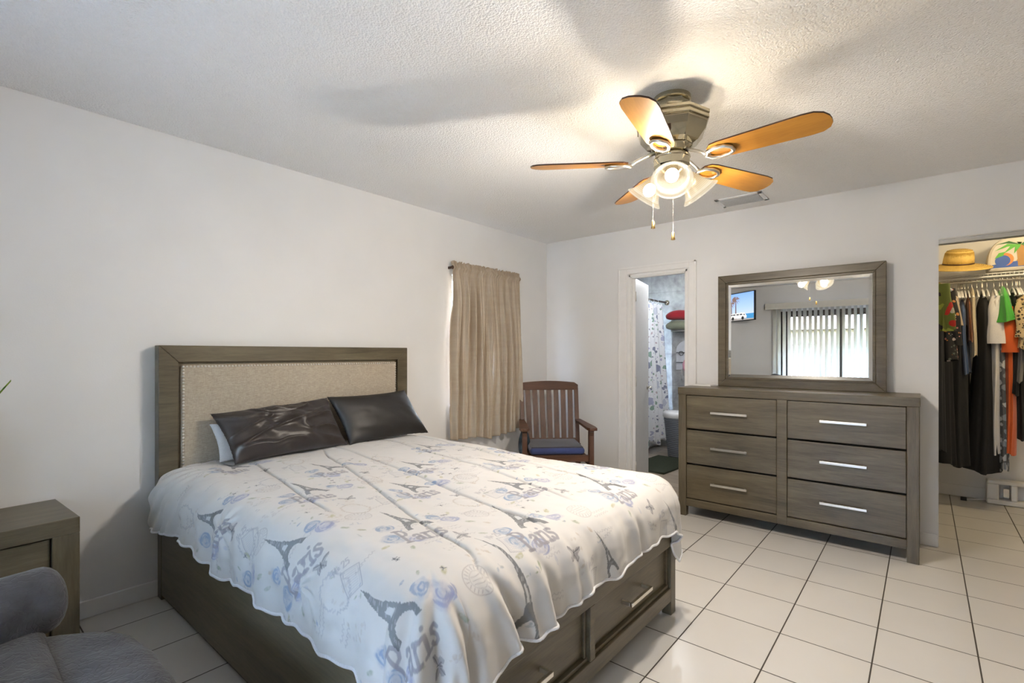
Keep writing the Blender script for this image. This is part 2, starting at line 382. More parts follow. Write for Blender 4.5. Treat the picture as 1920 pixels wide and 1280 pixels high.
class Print:
    def __init__(s,U,V,base):
        s.U=U;s.V=V;s.C=np.empty(U.shape+(3,)); s.C[:]=base; s.r=np.median(V,axis=1); s.c=np.median(U,axis=0)
    def win(s,x0,x1,y0,y1):
        m=.03
        c0=np.searchsorted(s.c,x0-m);c1=np.searchsorted(s.c,x1+m);r0=np.searchsorted(s.r,y0-m);r1=np.searchsorted(s.r,y1+m)
        return slice(r0,r1),slice(c0,c1)
    def blend(s,w,a,col):
        s.C[w]=s.C[w]*(1-a[...,None])+np.array(col)*a[...,None]
    def stroke(s,pts,width,col,al=1.,soft=.0022):
        pts=np.array(pts,float); wd=width if hasattr(width,'__len__') else [width]*len(pts)
        w=s.win(pts[:,0].min()-max(wd),pts[:,0].max()+max(wd),pts[:,1].min()-max(wd),pts[:,1].max()+max(wd))
        X=s.U[w];Y=s.V[w]
        if X.size==0: return
        best=np.full(X.shape,9.)
        for (a,b,wa,wb) in zip(pts[:-1],pts[1:],wd[:-1],wd[1:]):
            d=b-a; L=max(d@d,1e-12); t=np.clip(((X-a[0])*d[0]+(Y-a[1])*d[1])/L,0,1)
            q=np.hypot(X-a[0]-t*d[0],Y-a[1]-t*d[1])-(wa+(wb-wa)*t)/2; best=np.minimum(best,q)
        s.blend(w,np.clip(.5-best/soft,0,1)*al,col)
    def poly(s,pts,col,al=1.):
        pts=np.array(pts,float); w=s.win(pts[:,0].min(),pts[:,0].max(),pts[:,1].min(),pts[:,1].max())
        X=s.U[w];Y=s.V[w]
        if X.size==0: return
        ins=np.zeros(X.shape,bool); n=len(pts)
        for i in range(n):
            (x0,y0),(x1,y1)=pts[i],pts[(i+1)%n]
            if y0==y1: continue
            c=((y0>Y)!=(y1>Y))&(X<(x1-x0)*(Y-y0)/(y1-y0)+x0); ins^=c
        s.blend(w,ins*al,col)
    def blob(s,c,rx,ry,rot,col,al=1.,seed=0,edge=.3):
        rr=max(rx,ry)*1.4; w=s.win(c[0]-rr,c[0]+rr,c[1]-rr,c[1]+rr); X=s.U[w]-c[0];Y=s.V[w]-c[1]
        if X.size==0: return
        cr,sr=math.cos(rot),math.sin(rot); x=(X*cr+Y*sr)/rx; y=(-X*sr+Y*cr)/ry
        d=np.hypot(x,y)+.45*vnoise(x*2.2+seed*7,y*2.2,seed)
        tex=.65+.7*vnoise(X*160+seed,Y*160,seed+1)
        s.blend(w,np.clip((1-d)/edge,0,1)*al*np.clip(tex,0,1),col)
def draw_print(P):
    rnd=random.Random(3)
    INK=(.075,.082,.092); GR=(.25,.24,.265); LAV=(.27,.29,.43); BLU=(.22,.29,.42); GRN=(.22,.27,.17); OLV=(.36,.35,.17); TAN=(.42,.34,.26)
    def F(o,ang,sc=1.):
        ca,sa=math.cos(ang),math.sin(ang)
        return lambda p:(o[0]+sc*(p[0]*ca-p[1]*sa), o[1]+sc*(p[0]*sa+p[1]*ca))
    def tower(tip,base,wd=.115):
        dx,dy=tip[0]-base[0],tip[1]-base[1]; L=math.hypot(dx,dy); ux,uy=dx/L,dy/L
        T=lambda p:(base[0]+p[1]*L*ux+p[0]*wd*uy, base[1]+p[1]*L*uy-p[0]*wd*ux)
        prof=[(-.5,0),(-.40,.13),(-.31,.22),(-.27,.24),(-.27,.29),(-.22,.30),(-.15,.45),(-.15,.49),(-.11,.52),(-.06,.75),(-.045,.86),(-.02,.92),(-.008,1)]
        for sgn in (1,):
            outl=[T((x,y)) for x,y in prof]+[T((-x,y)) for x,y in prof[::-1]]
            outl+= [T((x,y)) for x,y in [(.30,0),(.26,.09),(.15,.165),(0,.19),(-.15,.165),(-.26,.09),(-.30,0)]]
            P.poly(outl,INK,.82)
        P.poly([T(p) for p in [(-.09,.31),(.09,.31),(.055,.43),(-.055,.43)]],(.62,.62,.62),.8)
        for k in range(26):
            y=rnd.uniform(.03,.8); hw=.42*(1-y)**2.2+.03
            if y<.2: x=rnd.choice((-1,1))*rnd.uniform(.33,.43)*(1-y)
            else: x=rnd.uniform(-hw,hw)*.7
            P.stroke([T((x-.03,y-.012)),T((x+.03,y+.012))],.0022,(.5,.5,.5),.55,.002)
    def glyphs(text,T,h,w,col,al):
        G={'P':([[(.12,0),(.12,1)],[(.02,1),(.3,1)],[(.02,0),(.24,0)],[(.12,1),(.34,.98),(.45,.85),(.45,.7),(.35,.56),(.14,.52)]],.55),
           'a':([[(.06,.40),(.16,.5),(.28,.48),(.32,.38),(.32,.06),(.42,.02)],[(.32,.3),(.12,.24),(.05,.12),(.1,.01),(.22,.01),(.32,.1)]],.48),
           'r':([[(.02,.48),(.12,.48),(.12,0)],[(.02,0),(.22,0)],[(.12,.36),(.22,.48),(.33,.46)]],.40),
           'i':([[(.02,.48),(.11,.48),(.11,0)],[(.0,0),(.22,0)],[(.105,.66),(.115,.68)]],.28),
           's':([[(.30,.40),(.2,.49),(.08,.46),(.06,.34),(.16,.27),(.27,.2),(.3,.1),(.2,.0),(.08,.02),(.03,.1)]],.38),
           'N':([[(.05,0),(.05,.8),(.4,0),(.4,.8)]],.5),'o':([[(.2,.3),(.1,.42),(.2,.52),(.3,.42),(.2,.3)],[(.08,.22),(.32,.22)]],.42),
           '2':([[(.05,.6),(.15,.78),(.32,.74),(.34,.55),(.05,0),(.38,0)]],.46),'5':([[(.36,.8),(.1,.8),(.08,.46),(.28,.5),(.36,.28),(.24,.02),(.05,.06)]],.45),' ':([],.2)}
        x=0
        for ch in text:
            st,adv=G[ch]
            for q in st: P.stroke([T(((x+a)*h*w,b*h)) for a,b in q],h*.115,col,al,.0025)
            x+=adv
    def rose(c,r,col,seed):
        P.blob(c,r,r*.9,seed,tuple(q*.62+.20 for q in col),.85,seed)
        for k in range(11):
            a=rnd.uniform(0,6.28); rr=r*rnd.uniform(.2,.9); a1=a+rnd.uniform(1,2)
            pts=[(c[0]+rr*math.cos(a+(a1-a)*t/5),c[1]+rr*.9*math.sin(a+(a1-a)*t/5)) for t in range(6)]
            P.stroke(pts,[.002]+[rnd.uniform(.004,.008)]*4+[.002],col,.8)
    def leaf(c,ang,L,col):
        P.blob((c[0]+math.cos(ang)*L/2,c[1]+math.sin(ang)*L/2),L*.6,L*.27,ang,col,.8,rnd.randint(0,99))
    def bfly(c,ang,s=.03):
        T=F(c,ang,s)
        for sg in (1,-1):
            P.poly([T(p) for p in [(0,.15*1),(sg*.5,.75),(sg*1.1,.9),(sg*1.15,.55),(sg*.6,.0),(sg*.85,-.35),(sg*.6,-.85),(sg*.25,-.7),(0,-.2)]],(.26,.25,.27),.72)
            P.stroke([T((sg*.05,.1)),T((sg*1.05,.8))],.003,INK,.8); P.stroke([T((sg*.1,-.1)),T((sg*.6,-.75))],.003,INK,.8)
            P.stroke([T((sg*.2,.15)),T((sg*.8,.35))],.002,(.6,.58,.55),.8); P.stroke([T((sg*.5,-.3)),T((sg*.45,-.6))],.002,(.6,.58,.55),.8)
        P.stroke([T((0,.4)),T((0,-.5))],.004,INK,.9)
    def wreath(c,rx,ry,col=(.38,.38,.40)):
        n=54
        for k in range(n):
            a=2*PI*k/n; q=rnd.uniform(-.004,.004)
            x=c[0]+(rx+q)*math.cos(a); y=c[1]+(ry+q)*math.sin(a); b=a+PI/2+rnd.choice((-.8,.8)); l=rnd.uniform(.004,.010)
            P.stroke([(x-l/2*math.cos(b),y-l/2*math.sin(b)),(x+l/2*math.cos(b),y+l/2*math.sin(b))],rnd.uniform(.003,.006),col,.55)
    def ring(c,r,w,col,al): P.stroke([(c[0]+r*math.cos(t*PI/14),c[1]+r*math.sin(t*PI/14)) for t in range(29)],w,col,al)
    def postmark(c,r):
        ring(c,r,.0028,(.30,.27,.28),.6); ring(c,r*.58,.0022,(.32,.3,.31),.5)
        for k in range(18):
            a=2*PI*k/18; p=(c[0]+r*.79*math.cos(a),c[1]+r*.79*math.sin(a)); b=a+rnd.uniform(-.4,.4)
            P.stroke([(p[0]-.005*math.cos(b),p[1]-.005*math.sin(b)),(p[0]+.005*math.cos(b),p[1]+.005*math.sin(b))],.003,(.28,.26,.28),.6)
        for k in range(3): P.stroke([(c[0]-r*.4,c[1]+(k-1)*r*.25),(c[0]+r*.4,c[1]+(k-1)*r*.25)],.0025,(.28,.26,.28),.55)
    def script(c,ang,L,col=(.30,.29,.32),h=.012,al=.6):
        T=F(c,ang); n=max(8,int(L/.004)); pts=[]
        for i in range(n):
            t=i/(n-1); pts.append(T((t*L-L/2+.003*math.sin(i*2.1), h*.5*math.sin(i*1.7)*(.5+.5*rnd.random()))))
        P.stroke(pts,.0020,col,al)
    def stamp(c,ang):
        T=F(c,ang); P.stroke([T(p) for p in [(-.028,-.042),(.028,-.042),(.028,.042),(-.028,.042),(-.028,-.042)]],.0028,(.28,.28,.32),.8)
        P.stroke([T(p) for p in [(-.022,-.036),(.022,-.036),(.022,.036),(-.022,.036),(-.022,-.036)]],.0018,(.36,.36,.4),.6)
        for k in range(8): P.stroke([T((-.016,-.028+k*.008)),T((.016,-.028+k*.008))],.002,(.3,.3,.36),.5)
    # faint all-over ground: small sprigs and hand-written lines
    for k in range(230):
        c=(rnd.uniform(-3.78,-1.66),rnd.uniform(-2.4,-.12)); a=rnd.uniform(0,6.28)
        t=rnd.random()
        if t<.40:
            for j in range(4): leaf((c[0]+rnd.uniform(-.014,.014),c[1]+rnd.uniform(-.014,.014)),a+j*1.3,rnd.uniform(.008,.017),rnd.choice([GRN,(.32,.36,.42),(.30,.32,.33),BLU]))
        elif t<.75: 
            for j in range(2): script((c[0],c[1]-j*.018),rnd.choice((0,0,.3,-.35)),rnd.uniform(.05,.10))
        else:
            for j in range(6): P.blob((c[0]+rnd.uniform(-.03,.03),c[1]+rnd.uniform(-.025,.025)),rnd.uniform(.005,.011),rnd.uniform(.004,.008),rnd.random()*6,rnd.choice([TAN,(.45,.40,.34),(.42,.38,.39)]),.6,k*7+j)
    inst=[((-3.572,-.688),(-3.562,-.90),-.5,.105),((-3.528,-1.328),(-3.526,-1.53),-.45,.115),((-3.528,-1.908),(-3.542,-2.135),-.35,.125),
          ((-3.224,-.928),(-3.212,-1.15),-.1,.11),((-3.196,-1.556),(-3.192,-1.79),-.15,.115),((-2.824,-1.776),(-2.925,-2.07),.02,.115),((-2.608,-1.548),(-2.562,-1.75),-.05,.11),
          ((-2.22,-1.784),(-2.312,-2.06),.02,.115),((-2.304,-1.188),(-2.288,-1.42),0,.11),((-2.912,-1.224),(-2.866,-1.41),0,.11),((-2.612,-.9),(-2.604,-1.13),0,.105),
          ((-2.988,-.644),(-2.942,-.85),0,.105),((-2.25,-.55),(-2.24,-.78),0,.105),((-1.95,-.9),(-1.93,-1.12),0,.105),((-1.95,-1.52),(-1.93,-1.74),0,.105),
          ((-2.708,-2.188),(-2.632,-2.37),.3,.06),((-2.12,-2.216),(-2.01,-2.41),.3,.05),((-3.144,-1.99),(-3.140,-2.41),.2,.07),((-3.25,-.2),(-3.22,-.40),0,.1),((-3.80,-1.05),(-3.79,-1.27),-.4,.1)]
    for i,(tip,base,pa,wd) in enumerate(inst):
        foot=i in (15,16,17); sd=i*13+5
        if not foot:
            B=F(base,pa*.5)
            for (x,y,r,cl) in [(.085,.055,.026,BLU),(.125,.010,.033,LAV),(-.11,.055,.028,BLU),(-.135,-.035,.036,BLU),(-.075,-.085,.030,LAV)]:
                rose(B((x,y)),r*1.3,cl,sd+int(r*1e3))
            for (x,y,a,l,cl) in [(.16,.06,1.,.035,OLV),(.10,.10,.9,.02,GRN),(-.16,.08,2.2,.028,GRN),(-.17,-.07,3.5,.035,OLV),(-.12,-.12,4.2,.03,GRN),(.15,-.05,5.4,.035,GRN),(.19,-.10,5.2,.028,TAN),(.05,.11,.3,.018,BLU),(-.04,-.13,4.6,.03,(.4,.42,.5))]:
                leaf(B((x,y)),a,l,cl)
            glyphs('Paris',F((base[0]-.125,base[1]-.085+(.035 if pa<-.3 else 0)),pa),.105 if wd>.105 else .09,.86 if pa<-.3 else .70,GR,.85)
            bfly(F(base,pa*.6)((.05,-.155)),.5+.9*rnd.random()*(-1)**i,.03 if i<8 else .022)
            wreath((tip[0]-.035,tip[1]+.10),.047,.066,(.33,.33,.37) if i<4 else (.40,.34,.29))
            postmark(F(base,0)((.245,-.02)),.046)
            glyphs('No 25',F(F(base,pa)((.11,-.23)),pa+.1),.034,.8,(.36,.35,.38),.8); stamp(F(base,pa)((.15,-.285)),pa-.15)
            script(F(base,pa)((-.02,.30)),.2,.09); script(F(base,pa)((-.20,.22)),-.2,.07); script(F(base,pa)((-.20,.20)),-.2,.07)
            for j in range(3): bfly(F(base,0)((rnd.uniform(.12,.26),rnd.uniform(.05,.22))),rnd.random()*6,.008)
    for i,(tip,base,pa,wd) in enumerate(inst): tower(tip,base,wd)

def build_comforter():
    nu,nv=860,910
    du=(UR-(CX0-.36))/(nu-1); u0=np.linspace(CX0-.36,UR,nu); v0=np.linspace(CY0-.35,VT,nv)
    U,V=np.meshgrid(u0,v0)
    V2=np.where(V<CY0, CY0+(V-CY0)*(CY0-hem_foot(U))/.35, V)
    U2=np.where(U<CX0, CX0+(U-CX0)*(CX0-hem_left(V))/.36, U)
    X,Y,Z=surf(U2,V2)
    me=bpy.data.meshes.new('comforter'); n=nu*nv
    co=np.stack([X,Y,Z],-1).reshape(-1,3)
    idx=np.arange(n).reshape(nv,nu); q=np.stack([idx[:-1,:-1],idx[:-1,1:],idx[1:,1:],idx[1:,:-1]],-1).reshape(-1,4)
    me.vertices.add(n); me.vertices.foreach_set('co',co.ravel().astype(np.float32))
    me.loops.add(len(q)*4); me.loops.foreach_set('vertex_index',q.ravel().astype(np.int32))
    me.polygons.add(len(q)); me.polygons.foreach_set('loop_start',(np.arange(len(q))*4).astype(np.int32))
    me.update(calc_edges=True); me.polygons.foreach_set('use_smooth',np.ones(len(q),bool))
    P=Print(U2,V2,(.60,.585,.565)); draw_print(P)
    at=me.color_attributes.new('print','FLOAT_COLOR','POINT')
    c4=np.ones((n,4),np.float32); c4[:,:3]=P.C.reshape(-1,3); at.data.foreach_set('color',c4.ravel())
    m=N('printed_cotton'); a=m.n('ShaderNodeVertexColor'); a.layer_name='print'
    m.set(a.outputs['Color'],.75); m.bsdf.inputs['Sheen Weight'].default_value=.15
    nn=m.noise(m.coord(),420,2); m.bump(nn.outputs['Fac'],.15,.001)
    me.materials.append(m.mat)
    o=bpy.data.objects.new('comforter',me); COL.objects.link(o)
    tag(o,'white comforter printed with grey towers, roses and Paris lettering, spread over the bed','comforter')
    path=[tuple(co[idx[j,0]]) for j in range(nv-1,0,-4)]+[tuple(co[idx[0,i]]) for i in range(0,nu,4)]+[tuple(co[idx[j,nu-1]]) for j in range(0,nv,4)]
    b=MB(); b.tube(path,.0055,6); b.build('hem',M['sheet'],o,smooth=True)
build_comforter()

# ------------------------------------------------------------------ bed
bed=thing('bed','grey brown wooden storage bed with beige nailhead padded headboard against left wall','bed',(0,0,0))
bx0,bx1=-3.500,-1.916
b=MB()   # headboard posts + mitred frame
y0,y1=-.085,-.018
fw=.088
def frame(b,x0,x1,z0,z1,w,ya,yb):
    xi0,xi1,zi0,zi1=x0+w,x1-w,z0+w,z1-w
    g=.0012
    for quad in ([(x0,z1),(x1,z1),(xi1-g,zi1),(xi0+g,zi1)],[(x0,z1),(xi0,zi1+0),(xi0,z0),(x0,z0)],[(x1,z1),(x1,z0),(xi1,z0),(xi1,zi1)]):
        vs=[(x,ya,z) for x,z in quad]+[(x,yb,z) for x,z in quad]
        b.add(vs,[(0,1,2,3),(7,6,5,4),(0,4,5,1),(1,5,6,2),(2,6,7,3),(3,7,4,0)])
b2=MB(); frame(b2,bx0,bx1,.575,1.313,fw,y0,y1); b2.build('headboard_frame',M['wx'],bed,bevel=.003)
b=MB(); b.box(bx0+fw,bx1-fw,-.062,-.02,.58,1.24); b.box(bx0+fw,bx1-fw,-.072,-.02,.56,.63)
b.build('headboard_backing',M['wx'],bed)
b=MB(); b.box(bx0+.012,bx0+.09,-.08,-.02,0,.572); b.build('leg',M['wz'],bed,bevel=.003)
b=MB(); b.box(bx1-.09,bx1-.012,-.08,-.02,0,.572); b.build('leg',M['wz'],bed,bevel=.003)
b=MB(); b.box(bx0+.02,bx1-.02,-.07,-.03,.10,.56); b.build('headboard_lower_panel',M['wx'],bed)
px0,px1,pz0,pz1=-3.400,-2.010,.64,1.212
b=MB(); rbox(b,px0,px1,-.079,-.045,pz0,pz1,.016,3); b.build('headboard_padding',M['linen'],bed,smooth=True)
b=MB()
k=0
def nail(x,z): b.sphere((x,-.079,z),.0062,1,.55,1,8,5)
n=int((px1-px0)/.0175)
for i in range(n+1):
    x=px0+.012+(px1-px0-.024)*i/n; nail(x,pz1-.012); nail(x,pz0+.012)
n=int((pz1-pz0)/.0175)
for i in range(1,n): z=pz0+.012+(pz1-pz0-.024)*i/n; nail(px0+.012,z); nail(px1-.012,z)
tag(b.build('nailhead_trim',M['nickel'],bed,smooth=True),'row of silver nailheads around the padding')
# side rails
b=MB(); b.box(-3.487,-3.455,-2.10,-.08,.025,.405); b.build('side_rail',M['wy'],bed,bevel=.003)
b=MB(); b.box(-1.955,-1.925,-2.10,-.08,.025,.405); b.build('side_rail',M['wy'],bed,bevel=.003)
# footboard with two drawers
fx0,fx1=-3.487,-1.893; fy=-2.153; fb=-2.105
b=MB()
b.box(fx0+.055,fx1-.055,fy,fb,.338,.405); b.box(fx0+.055,fx1-.055,fy,fb,.070,.135); b.box(-2.70,-2.665,fy,fb,.135,.338)
b.box(fx0+.055,fx1-.055,fy+.012,fb,.325,.338); b.box(fx0+.055,fx1-.055,fy+.012,fb,.135,.150)
b.build('footboard',M['wx'],bed,bevel=.003)
for xa,xb in ((fx0,fx0+.055),(fx1-.055,fx1)):
    b=MB(); b.box(xa,xb,fy,fb,0,.405); b.build('leg',M['wz'],bed,bevel=.003)
def pull(b,x0,x1,y,z,out=.035,t=.012,h=.016):
    b.box(x0,x1,y-out,y-out+t,z-h/2,z+h/2); b.box(x0,x0+t,y-out+t,y,z-h/2,z+h/2); b.box(x1-t,x1,y-out+t,y,z-h/2,z+h/2)
for xa,xb in ((fx0+.06,-2.705),(-2.66,fx1-.06)):
    b=MB(); b.box(xa+.012,xb-.012,fy+.028,fb+.02,.152,.322)
    for q0,q1 in ((xa+.001,xa+.014),(xb-.014,xb-.001)): b.box(q0,q1,fy+.016,fb+.02,.152,.322)
    d=b.build('drawer',M['wx'],bed,bevel=.002)
    b=MB(); c=(xa+xb)/2; pull(b,c-.10,c+.10,fy+.028,.235,.05); b.build('drawer_pull',M['nickel'],d,bevel=.0015)
b=MB()
for i in range(9): b.box(-3.455,-1.955,-.25-i*.21,-.16-i*.21,.285,.300)
b.box(-3.455,-1.955,-2.105,-2.09,.28,.40)
tag(b.build('slat_base',M['wx'],bed))
b=MB(); rbox(b,-3.452,-1.962,-2.10,-.095,.302,.645,.055,5)
tag(b.build('mattress',M['sheet'],None,smooth=True),'white mattress sitting inside the bed frame under the printed comforter','mattress')

# pillows
def pillow(name,label,bl,br,tr,tl,th,mat,wr=.012,seed=0,group=None):
    bl,br,tr,tl=map(Vector,(bl,br,tr,tl)); nrm=(br-bl).cross(tl-bl).normalized()
    n=70; mb=MB(); side=[]
    for sgn in (1,-1):
        def fn(s,t):
            a,b_=s*2-1,t*2-1
            pin=.055; ss=s+ (s-.5)*-pin*2*(1-b_*b_)*.5; tt=t+(t-.5)*-pin*2*(1-a*a)*.9
            p=(bl*(1-ss)+br*ss)*(1-tt)+(tl*(1-ss)+tr*ss)*tt
            h=((1-abs(a)**2.6)*(1-abs(b_)**2.6)); h=max(h,0)**.55*th
            rg=(1-2*abs(float(vnoise(np.array(s*4.2+t*2.6+seed),np.array(t*5.5-s*3.1+seed*2),seed+5))*2))**3
            nz=(rg*1.1*(wr>.01)+float(vnoise(np.array(s*5.+seed),np.array(t*4.+s*3),seed))*1.6+float(vnoise(np.array(s*11.+t*6),np.array(t*9.-s*4),seed+3))*.8+.35*math.sin((s*1.2+t*1.9)*9+seed+2*math.sin(t*5)))*wr*min(1,h/th*1.5)
            return p+nrm*sgn*(h*(1 if sgn>0 else .6)+nz+.002)
        mb.grid(fn,n,n)
    o=mb.build(name,mat,None,smooth=True); me=o.data
    import bmesh
    bm=bmesh.new(); bm.from_mesh(me); bmesh.ops.remove_doubles(bm,verts=bm.verts,dist=.0045*0+.0041)
    bmesh.ops.recalc_face_normals(bm,faces=bm.faces); bm.to_mesh(me); bm.free()
    for p_ in me.polygons: p_.use_smooth=True
    return tag(o,label,'pillow',group)
ZP=.692
pillow('pillow','brown satin pillow in rumpled case leaning on the left half of the headboard',(-3.235,-.345,ZP),(-2.545,-.285,ZP),(-2.60,-.135,.985),(-3.285,-.15,.945),.075,M['satin_brown'],.015,2)
pillow('pillow','smooth near black pillow leaning against the right end of the headboard',(-2.54,-.30,ZP-.005),(-1.865,-.27,ZP-.01),(-1.985,-.135,1.0),(-2.60,-.13,.99),.07,M['satin_black'],.003,5)
pillow('pillow','pale grey pillow standing behind the brown satin pillow',(-3.265,-.225,.69),(-2.72,-.20,.69),(-2.75,-.10,.88),(-3.275,-.11,.885),.045,M['sheet'],.008,9)
# ------------------------------------------------------------------ room shell
RX,RY,H=-5.40,-4.75,2.44
b=MB(); b.box(RX-.15,.03,RY-.15,.15,-.1,0); b.box(.03,1.85,RY-.15,-2.80,-.1,0)
struct(b.build('floor',M['tile']))
b=MB(); b.box(RX-.15,.12,RY-.15,.15,H,H+.1); struct(b.build('ceiling',M['ceil']))
# left wall (headboard) with window opening
WX0,WX1,WZ0,WZ1=-1.375,-.60,.80,1.945
b=MB(); b.box(RX-.15,WX0,0,.15,0,H); b.box(WX1,.0,0,.15,0,H); b.box(WX0,WX1,0,.15,0,WZ0); b.box(WX0,WX1,0,.15,WZ1,H)
struct(b.build('wall_left',M['wall']))
# far wall with bathroom door opening and closet opening
DY0,DY1,DZ=-.955,-1.512,2.006; KY0,KY1,KZ=-3.166,-4.42,2.022; T=.115
b=MB(); b.box(0,T,DY0,.15,0,H); b.box(0,T,KY0,DY1,0,H); b.box(0,T,DY1,DY0,DZ,H); b.box(0,T,KY1,KY0,KZ,H); b.box(0,T,RY-.15,KY1,0,H)
struct(b.build('wall_back',M['wall']))
b=MB(); b.box(RX-.15,.0,RY-.15,RY,0,H); struct(b.build('wall_right',M['wall']))
SY0,SY1,SZ=-1.19,-2.99,1.99
b=MB(); b.box(RX-.15,RX,SY0,.0,0,H); b.box(RX-.15,RX,RY,SY1,0,H); b.box(RX-.15,RX,SY1,SY0,SZ,H)
struct(b.build('wall_front',M['wall']))
# baseboards
def bb(name,x0,x1,y0,y1,h=.085):
    b=MB(); b.box(x0,x1,y0,y1,0.001,h); struct(b.build(name,M['trim'],bevel=.004))
bb('baseboard_left',RX,-.0,-.014,-.0005); bb('baseboard_back',-.014,-.0005,-.845,-.015); bb('baseboard_back',-.014,-.0005,KY0+.002,-1.57)
bb('baseboard_right',RX,-.0,RY+.0005,RY+.014); bb('baseboard_front',RX+.0005,RX+.014,-1.12,-.015)
# bathroom door casing + jamb
b=MB()
for ya,yb in ((-.852,-.938),(-1.530,-1.562-.03)):
    b.box(-.016,-.0005,ya,yb,0,2.075); b.box(-.022,-.016,ya if ya>-1 else yb+.018,(ya-.018) if ya>-1 else yb,0,2.075)
b.box(-.016,-.0005,-.938,-1.530,2.015,2.075); b.box(-.022,-.016,-.852,-1.592,2.06,2.078)
struct(b.build('trim_1',M['trim'],bevel=.003))
b=MB(); b.box(-.004,T+.01,DY0+.002,DY0-.017,0,DZ); b.box(-.004,T+.01,DY1+.017,DY1-.002,0,DZ); b.box(-.004,T+.01,DY0,DY1,DZ-.018,DZ+.002)
b.box(.006,.020,DY0-.017,DY0-.026,0,DZ-.018); b.box(.006,.020,DY1+.017,DY1+.028,0,DZ-.018); b.box(.006,.020,DY0,DY1,DZ-.03,DZ-.018)
struct(b.build('trim_2',M['trim'],bevel=.001))
# the door leaf, swung into the bathroom
d=bpy.data.objects.new('door_1',None); COL.objects.link(d); d.location=(.034,DY0-.034,.006); d.rotation_euler=(0,0,R(12)); struct(d)
b=MB(); b.box(0,.545,-.017,.018,0,1.972); b.build('door_leaf',M['doorp'],d,bevel=.002)
b=MB()
for sy in (-1,1):
    b.lathe([(.026,0),(.026,.006),(.012,.010),(.012,.045)],20,M=Matrix.Translation((.485,.0005+sy*.0175,.92))@Matrix.Rotation(-sy*PI/2,4,'X'))
    b.tube([(.485,sy*.06,.92),(.45,sy*.064,.92),(.39,sy*.060,.915)],[.010,.009,.007],10)
b.build('door_handle',M['nickel'],d,smooth=True)
b=MB()
for z in (.2,1.0,1.8): b.tube([(-.004,-.022,z-.045),(-.004,-.022,z+.045)],.006,8)
b.build('hinge',M['nickel'],d,smooth=True)
# closet opening track
b=MB(); b.box(-.003,T,KY1,KY0,KZ-.006,KZ+.001); b.box(.02,.03,KY1,KY0,KZ-.03,KZ-.006); b.box(.085,.095,KY1,KY0,KZ-.03,KZ-.006)
struct(b.build('trim_3',M['nickel']))

# ------------------------------------------------------------------ left window (behind curtain)
w=bpy.data.objects.new('window_1',None); COL.objects.link(w); w.location=(0,0,0); struct(w)
b=MB(); t=.035
b.box(WX0,WX1,.06,.10,WZ0,WZ0+t); b.box(WX0,WX1,.06,.10,WZ1-t,WZ1); b.box(WX0,WX0+t,.06,.10,WZ0,WZ1); b.box(WX1-t,WX1,.06,.10,WZ0,WZ1); b.box(WX0,WX1,.065,.095,1.36,1.40)
b.build('window_frame',M['white'],w)
b=MB(); b.box(WX0+t,WX1-t,.078,.082,WZ0+t,WZ1-t); b.build('window_pane',M['glass'],w)
b=MB(); b.box(WX0-.03,WX1+.03,-.02,.06,WZ0-.02,WZ0); b.build('window_sill',M['trim'],w,bevel=.003)
# curtain rod and the two panels
rod=thing('curtain_rod','thin brown rod across the top of the left wall window carrying the beige curtains','curtain rod',(0,0,0))
b=MB(); b.tube([(-1.418,-.055,1.995),(-.535,-.055,1.995)],.008,10); b.build('rod',M['bladetop'],rod,smooth=True)
for x in (-1.418,-.535):
    b=MB(); b.sphere((x,-.055,1.995),.016); b.box(x-.005,x+.005,-.055,-.001,1.985,2.005); b.build('bracket',M['bladetop'],rod,smooth=True)
def curtain(label,x0,x1,xb0,xb1,zb0,zb1,seed,nf):
    rnd=random.Random(seed); ph=[rnd.uniform(0,6) for _ in range(6)]
    mb=MB(); nu,nv=150,110
    def fn(s,t):
        zt=2.045; zb=zb0*(1-s)+zb1*s-.012*math.sin(s*PI*2+seed)
        z=zt*(1-t)+zb*t
        xl=x0*(1-t)+xb0*t+(.012*math.sin(t*7+seed)+(.016*math.exp(-((t-.22)/.10)**2) if xb0<-1.3 else 0)); xr=x1*(1-t)+xb1*t
        x=xl+(xr-xl)*s
        amp=.008+.026*min(1,t*3)*(.75+.25*math.sin(t*3+seed))
        fold=math.sin(s*nf*2*PI+ph[0]+.6*math.sin(t*3+ph[1]))+.35*math.sin(s*nf*4.7*PI+ph[2])
        y=-.055-.030*min(1,t*2)+fold*amp
        ruf=.012*math.sin(s*120+ph[3]+2*math.sin(s*31))*math.exp(-((t-.0)/.032)**2)+.007*math.sin(s*110+ph[4])*math.exp(-(t/.08)**2)
        if t<.012: ruf*=1.4; z+=.006*math.sin(s*140)
        # rod pocket bulge
        y+=ruf-.024*math.exp(-((z-1.995)/.018)**2)
        for tt,k in ((.40,.5),(.56,.6),(.80,1)):   # packing creases and the hem
            dz=(t-tt-.008*math.sin(s*9+seed)); y+=-.005*k*math.exp(-(dz/.006)**2)
        y+=.008*float(vnoise(np.array(s*5.),np.array(t*7.+seed),seed))*2*t
        return (x,y,z)
    mb.grid(fn,nu,nv)
    return tag(mb.build('satin_curtain',M['curtain'],None,smooth=True,solid=.0015),label,'curtain')
curtain('beige satin curtain on the bed side of the window, hem just above the comforter',-1.432,-.955,-1.475,-.945,.562,.50,1,5)
curtain('beige satin curtain nearest the room corner, beside the wooden chair',-.945,-.528,-.950,-.508,.50,.56,4,4)

